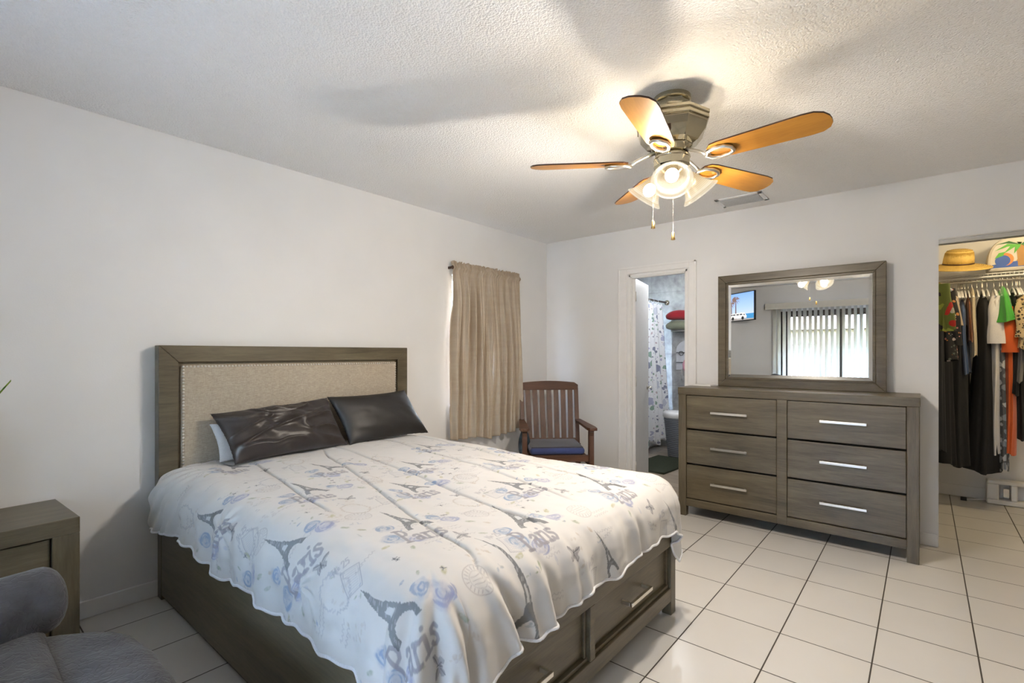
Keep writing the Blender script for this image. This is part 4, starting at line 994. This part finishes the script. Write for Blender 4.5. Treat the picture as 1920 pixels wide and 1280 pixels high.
ceil_lamp('round white ceiling lamp in the bathroom',1.1,-1.1,BT-.001,(.93,.96,1,1),16)
ceil_lamp('round warm ceiling lamp in the walk in closet',.62,-3.85,H-.001,(1,.78,.46,1),12)

# ------------------------------------------------------------------ walk-in closet
QX=1.66
b=MB(); b.box(QX,QX+.1,RY-.15,-2.75,0,H); struct(b.build('wall_closet_back',M['wall']))
b=MB(); b.box(T,QX,-2.85,-2.75,0,H); struct(b.build('wall_closet_left',M['wall']))
b=MB(); b.box(T,QX,RY-.15,RY,0,H); struct(b.build('wall_closet_right',M['wall']))
b=MB(); b.box(T+.005,QX+.1,RY-.15,-2.75,H+.0,H+.05); struct(b.build('ceiling_closet',M['wall']))
bb('baseboard_closet',QX-.014,QX-.0005,RY+.01,-2.86,.10)
sh=thing('wire_shelf','white wire closet shelf with a hanging rod running round the closet corner','shelf',(0,0,0))
ZS=1.925
b=MB()
for x in (QX-.015,QX-.12,QX-.22,QX-.315): b.tube([(x,RY+.02,ZS),(x,-2.86,ZS)],.004,6)
for y in (-2.865,-2.97,-3.07,-3.15): b.tube([(.30,y,ZS),(QX-.315,y,ZS)],.004,6)
for i in range(60): y=RY+.03+i*.0255; b.tube([(QX-.01,y,ZS+.005),(QX-.315,y,ZS+.005),(QX-.318,y,ZS-.025)],.0018,4)
b.build('shelf_wires',M['white'],sh)
b=MB(); b.tube([(QX-.318,RY+.02,ZS-.025),(QX-.318,-3.28,ZS-.025),(QX-.33,-3.20,ZS-.025),(QX-.40,-3.15,ZS-.025),(.30,-3.15,ZS-.025)],.007,8); b.build('shelf_lip',M['white'],sh,smooth=True)
b=MB(); b.tube([(QX-.30,RY+.02,ZS-.055),(QX-.30,-3.25,ZS-.055),(QX-.40,-3.12,ZS-.055),(.30,-3.06,ZS-.055)],.011,10); tag(b.build('hanging_rod',M['nickel'],sh,smooth=True),'metal hanging rod')
RZ=ZS-.055
def garment(kind,label,pos,along,ztop,zbot,wt,wb,tt,tb,mat,seed=0,sleeve=None,neck=True):
    """wt/wb half widths (across rod), tt/tb half thickness (along rod); along='y': the rod runs along y"""
    g=thing(kind,label,'clothing',(pos[0],pos[1],zbot),0,None)
    rnd=random.Random(seed); p1,p2=rnd.uniform(0,6),rnd.uniform(0,6)
    Hh=ztop-zbot; b=MB(); nu,nv=56,26
    def fn(s,t):
        a=2*PI*s; zz=Hh*(1-t)
        sl=min(1,t*Hh/.09); shoulder=.18+.82*sl**.6
        w=(wt*shoulder if t*Hh<.09 else wt+(wb-wt)*((t*Hh-.09)/(Hh-.09))**1.2)
        th=(tt*(.35+.65*sl)+(tb-tt)*t**1.1)
        k=t**1.2
        fold=1+.30*k*math.sin(a*7+p1+t*1.2)+.16*k*math.sin(a*13+p2)
        cx=math.copysign(abs(math.cos(a))**.8,math.cos(a)); cy=math.sin(a)
        x,y=w*cx*(1+.06*k*math.sin(a*9+p2)),th*cy*fold+.012*k*math.sin(t*4+p1)
        z=zz-(.012*math.sin(a*3+p2)*t)
        return (x,y,z) if along=='y' else (y,x,z)
    b.grid(fn,nu,nv,closed_u=True)
    body=b.build('body',mat,g,smooth=True)
    if sleeve:
        sx,L,r0,r1,smat=sleeve
        b=MB(); n=12; pts=[];rr=[]
        for i in range(n):
            t=i/(n-1); pts.append((sx*(wt*.80+.035*math.sin(t*PI*.6)),.004*math.sin(t*5),Hh-.06-L*t) if along=='y' else (.0,sx*(wt*.80+.035*t),Hh-.06-L*t)); rr.append(r0+(r1-r0)*t**.8+.004*math.sin(t*9+seed))
        pts=[tuple(p) for p in pts]
        hx_=.026 if along=='y' else .5
        b.grid(lambda s,t:(lambda i,f,a:((pts[i][0]*(1-f)+pts[i+1][0]*f)+(rr[i]*(1-f)+rr[i+1]*f)*math.cos(a)*(.55 if along=='y' else .5),(pts[i][1]*(1-f)+pts[i+1][1]*f)+(rr[i]*(1-f)+rr[i+1]*f)*math.sin(a)*(1+.10*t*math.sin(a*6+p1)),(pts[i][2]*(1-f)+pts[i+1][2]*f)))(min(int(t*(n-1)),n-2),t*(n-1)-min(int(t*(n-1)),n-2),2*PI*s),30,16,closed_u=True); b.build('sleeve',smat or mat,g,smooth=True)
    return g
hn=[0]
def hanger(x,y,along):
    hn[0]+=1
    global HG
    if hn[0]==1:
        HG=thing('clothes_hanger','slim white clothes hanger hooked on the closet rod','hanger',(x,y,RZ),0,'white hangers on the closet rod')
        b=MB(); pts=[(.0+.018*math.cos(q),0,.0+.018*math.sin(q)) for q in [(-.2+3.5*i/9) for i in range(10)]]
        pts=[(px,0,pz-.0) for px,_,pz in pts][::-1]+[(.018,0,-.02),(0,0,-.045),(0,0,-.075)]
        b.tube(pts,.003,6); b.build('hook',M['nickel'],HG,smooth=True)
        b=MB(); b.tube([(0,0,-.072),(.06,0,-.088),(.15,0,-.125),(.19,0,-.145)],.0055,8); b.tube([(0,0,-.072),(-.06,0,-.088),(-.15,0,-.125),(-.19,0,-.145)],.0055,8); b.tube([(-.188,0,-.146),(.188,0,-.146)],.004,8)
        b.build('hanger_arms',M['white'],HG,smooth=True); o=HG
    else: o=dup(HG,None,(x,y,RZ))
    o.rotation_euler=(0,0,0 if along=='y' else PI/2)
RXX=QX-.30
def pxy(px,x):  # world y on plane x for a photo column (measuring aid)
    a=(px-960)/924; th=math.atan2(773,924); c,s=math.cos(th),math.sin(th); return -3.094+(s-a*c)*(x+4.275)/(c+a*s)
def GB(kind,label,pxc,pyt,pyb,hpxt,hpxb,mat,x=None,wt=.19,wb=.21,seed=0,**k):
    x=RXX if x is None else x; xe=x-.17
    yc=pxy(pxc,xe); a=(pxc-960)/924; th=math.atan2(773,924); D=(xe+4.275)/(math.cos(th)+a*math.sin(th))
    zt=1.272+(662-pyt)/924*D; zb=1.272+(662-pyb)/924*D; s=D/924
    garment(kind,label,(x,yc),'y',min(zt,RZ-.055),zb,wt,wb,hpxt*s,hpxb*s,mat,seed,**k); hanger(x,yc,'y')
GB('blue_jeans','folded blue denim hanging between tan ruffled blouse and cream shirt',1806,560,700,6,8,M['g_blue'],seed=1)
GB('long_skirt','long charcoal denim skirt hanging low at the left of the closet',1800,590,872,12,19,M['g_char'],wb=.24,seed=2)
GB('rust_top','narrow rust brown top almost hidden beside the cream shirt',1818,548,640,3,4,M['g_rust'],seed=3)
GB('cream_shirt','thin cream knit shirt left of the long black dress',1825,535,668,5,6,M['g_cream'],seed=4)
GB('black_dress','long plain black dress flaring wide to the lowest hem in the closet',1846,548,884,8,24,M['g_black'],wb=.25,seed=5)
GB('white_dress','long white dress with puffed white sleeve in front of the black dress',1868,540,850,9,11,M['g_white'],wb=.2,seed=6,sleeve=(-1,.38,.028,.062,None))
GB('patterned_dress','grey and white geometric print dress right of the white dress',1879,548,882,6,8,M['g_grid'],seed=7)
GB('green_shirt','bright green short sleeved shirt, the greenest garment in the closet',1884,533,602,5,18,M['g_green'],seed=8,wt=.22,wb=.25)
GB('orange_dress','long orange dress hanging under the bright green shirt',1893,560,852,7,10,M['g_orange'],wb=.2,seed=9,sleeve=(-1,.36,.036,.055,None))
GB('black_blouse','black top hanging between green shirt and leopard print blouse',1904,545,740,6,8,M['g_black'],seed=10)
GB('grey_cardigan','grey knit cardigan partly covered by the leopard print blouse',1911,560,716,6,6,M['g_grey'],seed=12)
GB('leopard_blouse','leopard print blouse at the right edge of the photo',1918,545,655,9,10,M['g_leopard'],seed=11,wt=.24,wb=.25,sleeve=(-1,.3,.04,.05,None))
GB('black_trousers','long black trousers below the leopard print blouse',1914,600,826,8,8,M['g_black'],seed=13,wt=.15,wb=.12)
GB('denim_shirt','blue denim shirt at the far right beyond the leopard blouse',1932,550,700,9,9,M['g_blue'],seed=14)
#GB('white_shirt','white cotton shirt at the far right of the back rod',1950,550,720,9,9,M['g_white'],seed=15)
# left rod (runs along x); garments reach past the jamb
def GL(kind,label,x,yc,zt,zb,w,wb,t1,t2,mat,seed,**k):
    garment(kind,label,(x,yc),'x',zt,zb,w,wb,t1,t2,mat,seed,**k); hanger(x,yc,'x')
GL('floral_shirt','olive shirt with large red flowers nearest the closet doorway',.42,-3.055,1.83,1.44,.165,.16,.035,.05,M['g_olive'],21,sleeve=(-1,.34,.045,.05,None))
GL('floral_dress','black blouse with small pink flowers hanging behind the olive floral shirt',.60,-3.060,1.81,1.22,.20,.22,.035,.07,M['g_floral'],22,sleeve=(-1,.42,.05,.055,None))
GL('grey_skirt','dark grey skirt seen as a narrow strip by the closet jamb',.50,-3.06,1.80,.56,.14,.15,.03,.05,M['g_char'],23)
GL('black_long_dress','long black dress behind the pink flowered blouse',.78,-3.075,1.80,.42,.17,.20,.035,.07,M['g_black'],24)
GL('ruffled_blouse','tan ruffled blouse peeking out right of the black floral blouse',1.0,-3.08,1.81,1.50,.22,.24,.03,.05,M['g_tan'],25)
# extra hangers hooked close together
for y in [-3.24,-3.262,-3.285,-3.31,-3.33,-3.355,-3.43,-3.46,-3.49]: hanger(RXX,y,'y')
# straw hat
hy=-3.16; m=N('yellow_straw'); v=m.coord(); wv=m.n('ShaderNodeTexWave'); wv.wave_type='RINGS'; wv.rings_direction='Z'; wv.inputs['Scale'].default_value=24; wv.inputs['Distortion'].default_value=1; wv.inputs['Detail'].default_value=3; m.l(v,wv.inputs['Vector'])
nz=m.noise(v,90,2); m.set(m.ramp(m.math('ADD',m.math('MULTIPLY',wv.outputs['Fac'],.5),m.math('MULTIPLY',nz.outputs['Fac'],.5)),[(.3,(.40,.24,.04,1)),(.7,(.72,.50,.14,1))]),.8); m.bump(wv.outputs['Fac'],.4,.004); straw=m.mat
ht=thing('straw_hat','yellow straw sun hat lying on the closet shelf above the hangers','hat',(1.32,-3.31,ZS+.065))
ht.rotation_euler=(R(4),R(-15),0)
b=MB(); b.lathe([(.215,.000),(.212,.006),(.15,.020),(.105,.028),(.092,.032)],48,cap=False); b.build('brim',straw,ht,smooth=True,solid=.005)
b=MB(); b.lathe([(.100,.030),(.097,.08),(.090,.125),(.078,.145),(.050,.153),(0,.151)],40,cap=False); b.build('crown',straw,ht,smooth=True,solid=.004)
b=MB(); b.lathe([(.1015,.033),(.1015,.042)],40,cap=False); tag(b.build('hat_band',M['bladetop'],ht,smooth=True,solid=.002),'thin dark band')
# tropical print beach bag
bgx=thing('beach_bag','domed beach bag printed with a palm beach scene on the closet shelf','bag',(1.42,-3.76,ZS+.012))
m=flat('bag_white',(.62,.58,.50,1),.6); 
cols=dict(w=m,b=flat('bag_blue',(.05,.12,.42,1),.6),g=flat('bag_green',(.10,.42,.05,1),.6),dg=flat('bag_dark_green',(.03,.14,.04,1),.6),br=flat('bag_brown',(.42,.22,.06,1),.6),o=flat('bag_orange',(.75,.25,.06,1),.6),y=flat('bag_yellow',(.7,.62,.25,1),.6),n=flat('bag_navy',(.02,.035,.14,1),.6))
b=MB(); W_=.27; Hb=.285
out=[(-W_,0)]+[(-W_*abs(math.cos(PI*i/20))**.55*(1 if math.cos(PI*i/20)>0 else -1),Hb*(.18+.82*math.sin(PI*i/20)**.75)) for i in range(21)]+[(W_,0)]
MX=Matrix(((0,0,1,0),(-1,0,0,0),(0,1,0,0),(0,0,0,1)))   # poly (a,b) -> y=-a, z=b, extrude x
b.prism(out,-.07,.07,M=MX); b.build('bag_body',[cols['w']],bgx,bevel=.02)
def patch(name,poly,mat,d=.0012): 
    b=MB(); b.prism(poly,-.0712-d,-.0702,M=MX); b.build(name,mat,bgx)
def circ(cx,cy,rx,ry,n=20): return [(cx+rx*math.cos(2*PI*i/n),cy+ry*math.sin(2*PI*i/n)) for i in range(n)]
patch('printed_sea',[(-.25,.03),(.22,.03),(.22,.055),(-.10,.075),(-.25,.055)],cols['b'],.0004)
patch('printed_beach_ball',circ(-.165,.095,.052,.052),cols['o'],.0006); patch('printed_beach_ball',circ(-.178,.085,.045,.045),cols['b'],.001); patch('printed_beach_ball',[(-.225,.105),(-.20,.15),(-.165,.155),(-.175,.125)],cols['g'],.0014)
patch('printed_palm_trunk',[(-.090,.035),(-.040,.035),(-.050,.12),(-.055,.20),(-.10,.21),(-.095,.12)],cols['br'],.0009)
for a_,L in ((150,.17),(185,.15),(215,.12),(30,.12),(5,.13),(-30,.10),(100,.06),(245,.09)):
    ca,sa=math.cos(R(a_)),math.sin(R(a_)); 
    pts=[(0.01,.205),(.01+L*.5*ca-.018*sa,.205+L*.5*sa*.5+.018*ca+.012),(.01+L*ca,.205+L*sa*.5-.03),(.01+L*.5*ca+.014*sa,.205+L*.5*sa*.5-.016*ca)]
    pts=[(p-.085,q) for p,q in pts]
    patch('printed_palm_frond',pts,cols['g'] if a_%2 else cols['dg'],.0012+a_*1e-6)
patch('printed_side_panel',[(.085,.03),(.24,.03),(.23,.14),(.17,.21),(.085,.235)],cols['n'],.0007)
for cx_,cy_ in ((.06,.235),(.10,.24),(.13,.20),(.085,.265),(-.02,.268)): patch('printed_flower',circ(cx_,cy_,.026,.017,9),cols['y'],.0016)
patch('printed_boat',[(-.10,.075),(-.04,.075),(-.045,.088),(-.095,.088)],cols['br'],.001)
# white plastic portable unit on the closet floor
pu=thing('plastic_rack','white plastic frame with square openings lying against the closet back wall','plastic frame',(QX-.10,-3.80,.002))
b=MB()
def pbx(y0,y1,z0,z1,x0=-.05,x1=.05): b.box(x0,x1,y0,y1,z0,z1)
L0,L1=-.38,.30; hz=.20
pbx(L0,L1,0,.04);pbx(L0,L1,hz-.03,hz);
for q in (L1-.075,.115,-.045,-.20,L0): pbx(q,q+.04 if q!=L1-.075 else L1,.04,hz-.03)
b.build('frame',M['white'],pu,bevel=.008)
b=MB(); b.box(.045,.052,L0+.02,L1-.02,.02,hz-.01); b.build('back_panel',M['white'],pu)
b=MB(); b.box(-.056,-.048,.165,.20,.07,.14); tag(b.build('grey_latch',M['nickel'],pu),'grey latch')
b=MB(); b.tube([(QX-.09,-3.50,.02),(QX-.12,-3.42,.012),(QX-.15,-3.36,.01)],.006,8); cd=b.build('power_cord',M['white'],None,smooth=True); tag(cd,'short white cord with black plug on the closet floor beside the white plastic frame','cord')
b=MB(); b.box(QX-.175,QX-.145,-3.375,-3.335,.001,.03); b.build('plug',M['black'],cd,bevel=.003)

# ------------------------------------------------------------------ sliding glass door, blinds and valance on the wall behind the camera
s2=bpy.data.objects.new('door_2',None); COL.objects.link(s2); s2.location=(RX,0,0); struct(s2)
dk=flat('dark_bronze_frame',(.03,.024,.02,1),.4,.3)
b=MB()
for y in (SY0,SY1+.05): b.box(-.11,-.04,y-.05,y,0,SZ)
b.box(-.11,-.04,SY1,SY0,SZ-.05,SZ); b.box(-.11,-.04,SY1,SY0,0,.04); b.build('door_frame',dk,s2)
for i,(ya_,yb_,xo) in enumerate(((SY0-.05,-2.06,-.075),(-2.03,SY1+.05,-.10))):
    b=MB(); 
    for q in (ya_,yb_+.05): b.box(xo,xo+.025,q-.05,q,.04,SZ-.05)
    b.box(xo,xo+.025,yb_,ya_,.04,.09); b.box(xo,xo+.025,yb_,ya_,SZ-.10,SZ-.05); p=b.build('sliding_panel',dk,s2)
    b=MB(); b.box(xo+.010,xo+.014,yb_+.05,ya_-.05,.09,SZ-.10); b.build('glass_pane',M['glass'],p)
bl=thing('vertical_blinds','cream vertical slat blinds hanging open over the sliding door, seen in the mirror','blinds',(RX+.075,-2.09,0))
m=flat('cream_vinyl',(.60,.57,.50,1),.5,nz=.02); crm=m
b=MB(); b.box(-.03,.03,-1.08,1.07,2.035,2.065); b.build('head_rail',M['white'],bl)
b=MB(); b.box(.035,.045,-1.12,1.12,2.020,2.125); b.box(-.07,.045,1.11,1.12,2.02,2.125); b.box(-.07,.045,-1.12,-1.11,2.02,2.125); b.build('valance',crm,bl,bevel=.002)
n=27; sl=None
for i in range(n):
    y=-1.02+2.0*i/(n-1)
    if sl is None:
        b=MB()
        b.grid(lambda s,t:(.044*(2*s-1),.006*(1-(2*s-1)**2),.03+2.0*t),7,2)
        sl=b.build('slat',crm,bl,smooth=True,solid=.001); sl.location=(0,y,0); sl.rotation_euler=(0,0,R(24))
    else:
        c=sl.copy(); COL.objects.link(c); c.parent=bl; c.location=(0,y,0)
b=MB(); b.box(RX+.001,RX+.02,-1.10,-1.17,0,2.02); struct(b.build('trim_4',M['trim'],bevel=.002))
# ------------------------------------------------------------------ television on a bracket
tv=thing('television','wall mounted flat television showing a palm tree and white camper van, seen in the mirror','television',(-5.06,-.66,2.08)); 
A=Vector((-5.27,-.395));B_=Vector((-4.88,-.905)); d_=(B_-A); tv.location=((A.x+B_.x)/2,(A.y+B_.y)/2,2.085)
tv.rotation_euler=(0,0,math.atan2(d_.y,d_.x)+PI)   # local +x points to A; faces local -y?
WW=d_.length/2; HH=.25
b=MB(); b.box(-WW,WW,0,.035,-HH,HH); b.box(-WW*.6,WW*.6,.035,.06,-HH*.6,HH*.5); b.build('tv_case',M['black'],tv,bevel=.004)
def scr(name,poly,c,d,st=1.0): b=MB(); b.prism([(x*(WW-.014),z*(HH-.014)) for x,z in poly],0.0006+d,.0018+d,M=Matrix(((1,0,0,0),(0,0,-1,0),(0,1,0,0),(0,0,0,1)))); b.build(name,emit('screen_'+name,c,st),tv)
m=N('screen_sky'); e=m.n('ShaderNodeEmission'); cc=m.n('ShaderNodeTexCoord'); se=m.n('ShaderNodeSeparateXYZ'); m.l(cc.outputs['Object'],se.inputs[0])
col=m.ramp(m.math('ADD',m.math('MULTIPLY',se.outputs['Z'],2),.5),[(.1,(.55,.60,.72,1)),(.5,(.36,.50,.78,1)),(1,(.20,.36,.72,1))]); m.l(col,e.inputs['Color']); m.l(e.outputs[0],m.out.inputs['Surface'])
b=MB(); b.box(-WW+.014,WW-.014,-.0006,0.0,-HH+.014,HH-.014); b.build('screen',m.mat,tv)
# in the mirror the palm stands at the left (side A = local +x)
scr('screen_sea',[(-1,-1),(.1,-1),(.1,-.55),(-1,-.55)],(.06,.25,.5,1),.0)
scr('screen_sand',[(-1,-1),(1,-1),(1,-.84),(-1,-.92)],(.35,.32,.3,1),.0006)
def palm(cx,zt,w,s):
    scr('screen_palm',[(cx+w,-.9),(cx-w,-.9),(cx-w*.6,zt),(cx+w*.6,zt)],(.16,.10,.09,1),.0012)
    for a_ in range(0,360,30):
        ca,sa=math.cos(R(a_)),math.sin(R(a_)); 
        pts=[(cx,zt),(cx+s*.55*ca-.05*sa,zt+s*.5*sa+.05*ca+.06),(cx+s*ca,zt+s*.75*sa-.10),(cx+s*.55*ca+.03*sa,zt+s*.5*sa-.03*ca)]
        scr('screen_palm',pts if True else pts[::-1],(.20,.13,.11,1),.0016+a_*2e-6)
palm(.48,.55,.055,.42); palm(.86,.25,.05,.34)
scr('screen_van',[(-.42,-.86),(1,-.86),(1,-.48),(-.25,-.46),(-.36,-.60),(-.44,-.70)],(.75,.70,.66,1),.003)
for q in (.85,.60,.30,.02): scr('screen_van',[(q-.10,-.62),(q+.11,-.62),(q+.11,-.53),(q-.10,-.53)],(.05,.06,.08,1),.004)
scr('screen_van',[(-.30,-.65),(-.20,-.65),(-.20,-.55),(-.27,-.55)],(.05,.06,.08,1),.004)
for q in (-.12,.72): scr('screen_wheel',[(q+.11*math.cos(i*PI/6),-.85+.13*math.sin(i*PI/6)) for i in range(12)],(.03,.03,.03,1),.005)
b=MB(); b.tube([(0,.06,-.02),(-.02,.20,-.02)],.018,10); b.build('wall_bracket',M['white'],tv,smooth=True)

# ------------------------------------------------------------------ garden outside the sliding door
b=MB(); b.box(-9.0,RX-.15,-9,3,-.12,-.03); struct(b.build('patio_floor',flat('patio_concrete',(.35,.34,.32,1),.8)))
b=MB(); b.box(-40,-9.0,-30,25,-.16,-.06); struct(b.build('lawn_ground',flat('lawn_grass',(.03,.05,.014,1),.9,nz=.4,sc=5)))
b=MB(); b.box(-7.3,RX-.15,-8,3,2.36,2.44); b.box(-7.3,-7.18,-8,3,2.02,2.36)
for y in (-6,-5,-4,-3,-2,-1,0,1): b.box(-7.18,RX-.15,y-.025,y+.025,2.26,2.36)
struct(b.build('patio_roof',flat('olive_painted_beam',(.16,.16,.07,1),.6)))
b=MB(); b.box(-7.3,-7.18,-2.22,-2.12,-.03,2.02); struct(b.build('patio_post',flat('pale_blue_post',(.45,.55,.60,1),.6)))
b=MB(); b.box(-13.2,-13.0,-25,20,-.06,1.55); b.box(-13.24,-12.96,-25,20,1.55,1.62); struct(b.build('garden_wall',flat('mauve_stucco',(.026,.021,.023,1),.8,nz=.1)))
hs=thing('house','neighbouring house with tan pitched roof beyond the mauve garden wall','house',(-26,-3.0,-.06))
b=MB(); b.box(-4,4,-6.6,7.5,0,2.5); b.build('house_wall',flat('cream_stucco',(.04,.036,.03,1),.8),hs)
b=MB(); b.hexa([(-4.6,-7.1,2.4),(4.6,-7.1,2.4),(4.6,8,2.4),(-4.6,8,2.4)],[(-.1,-3,4.3),(.1,-3,4.3),(.1,4,4.3),(-.1,4,4.3)]); b.build('house_roof',flat('tan_roof_tile',(.036,.024,.015,1),.8,nz=.15,sc=6),hs)
fol=flat('garden_foliage',(.011,.020,.006,1),.8,nz=.5,sc=8)
def tree(label,x,y,h,r,seed,palmy=False):
    t_=thing('palm_tree' if palmy else 'garden_tree',label,'tree',(x,y,-.06)); rnd=random.Random(seed)
    b=MB(); b.tube([(0,0,0),(.05,.03,h*.5),(0,.1,h)],[.14,.11,.08],10); b.build('trunk',flat('bark',(.2,.15,.1,1),.9),t_,smooth=True)
    b=MB()
    if palmy:
        for k in range(16):
            a=2*PI*k/16+rnd.random()*.3; ca,sa=math.cos(a),math.sin(a); L=r*rnd.uniform(.8,1.1)
            b.grid(lambda s,t:(L*t*ca-.16*(s-.5)*sa*math.sin(PI*(t*.9+.08)),.1+L*t*sa+.16*(s-.5)*ca*math.sin(PI*(t*.9+.08)),h+.5*L*math.sin(t*2.4)*(.8)-.45*L*t*t-abs(s-.5)*.1),3,9)
    else:
        for k in range(520):
            a=rnd.uniform(0,2*PI);u=rnd.uniform(-1,1);q=rnd.random()**.33*r; c=Vector((q*math.cos(a)*math.sqrt(1-u*u),q*math.sin(a)*math.sqrt(1-u*u),h+q*u*.8)); e=Euler((rnd.uniform(0,6),rnd.uniform(0,6),0)).to_matrix(); s_=rnd.uniform(.1,.22)
            b.add([c+e@Vector(p)*s_ for p in ((-1,0,0),(0,-.5,.1),(1,0,0),(0,.5,.1))],[(0,1,2,3)])
    b.build('crown',fol,t_)
tree('tall palm tree behind the garden wall, seen in the mirror',-17.5,-6.6,3.2,1.5,1,True)
tree('second palm tree left of the tall one behind the garden wall',-16,-3.9,2.6,1.2,2,True)
tree('leafy green tree beyond the garden wall near the palms',-15.5,-9.3,2.3,1.3,3)
tree('leafy tree behind the neighbouring house roof',-33.5,-2,4.2,2.0,4)
# hanging amber lantern on the patio
ln=thing('patio_lantern','amber glass lantern hanging under the patio roof outside the sliding door','lantern',(-6.8,-3.1,2.36))
b=MB(); b.tube([(0,0,0),(0,0,-.18)],.006,6); b.lathe([(.05,-.18),(.16,-.26)],6,cap=True); b.build('lantern_top',M['black'],ln)
b=MB(); b.lathe([(.15,-.26),(.15,-.75),(.12,-.80)],6,cap=True); b.build('lantern_glass',flat('amber_glass',(.85,.42,.04,1),.2),ln)

# ------------------------------------------------------------------ light
for i,(p,pw) in enumerate(LIGHTS):
    L=bpy.data.lights.new('fan_bulb_light','POINT'); L.energy=FANW*pw; L.color=(1,.90,.78); L.shadow_soft_size=.030
    o=bpy.data.objects.new('fan_bulb_light',L); COL.objects.link(o); o.parent=fan; o.location=p
W=bpy.data.worlds.new('daylight_sky'); SC.world=W; W.use_nodes=True; nt=W.node_tree; bg=nt.nodes['Background']
sky=nt.nodes.new('ShaderNodeTexSky'); sky.sky_type='NISHITA'; sky.sun_disc=False; sky.sun_elevation=R(48); sky.sun_rotation=R(90); sky.dust_density=2; sky.altitude=0
mx=nt.nodes.new('ShaderNodeMix'); mx.data_type='RGBA'; mx.inputs[0].default_value=.45
ia=[q for q in mx.inputs if q.type=='RGBA']; ia[1].default_value=(.26,.29,.34,1); nt.links.new(sky.outputs[0],ia[0]); nt.links.new([q for q in mx.outputs if q.type=='RGBA'][0],bg.inputs['Color']); bg.inputs['Strength'].default_value=SKYW
L=bpy.data.lights.new('sun','SUN'); L.energy=SUNW; L.angle=R(1); L.color=(1,.95,.88); o=bpy.data.objects.new('sun',L); COL.objects.link(o); o.rotation_euler=(R(8),R(42),0); o.location=(4,-3,8)
for (loc,rot,sx,sy) in (((RX-.20,(SY0+SY1)/2,SZ/2),(0,R(-90),0),SZ,abs(SY1-SY0)),(((WX0+WX1)/2,.17,(WZ0+WZ1)/2),(R(-90),0,0),WX1-WX0,WZ1-WZ0)):
    L=bpy.data.lights.new('sky_portal','AREA'); L.shape='RECTANGLE'; L.size=sx; L.size_y=sy; L.cycles.is_portal=True
    o=bpy.data.objects.new('sky_portal',L); COL.objects.link(o); o.location=loc; o.rotation_euler=rot

# ------------------------------------------------------------------ camera
cam=bpy.data.cameras.new('camera'); co=bpy.data.objects.new('camera',cam); COL.objects.link(co); SC.camera=co
th=math.atan2(773,924)
co.location=(-4.275,-3.094,1.272); co.rotation_euler=(PI/2,0,th-PI/2)
cam.sensor_width=36; cam.lens=924/1920*36; cam.shift_y=22/1920; cam.clip_start=.02; cam.clip_end=200
vs=SC.view_settings; vs.view_transform='Standard'; vs.look='None'; vs.gamma=1; vs.use_curve_mapping=False; vs.exposure=EXPO
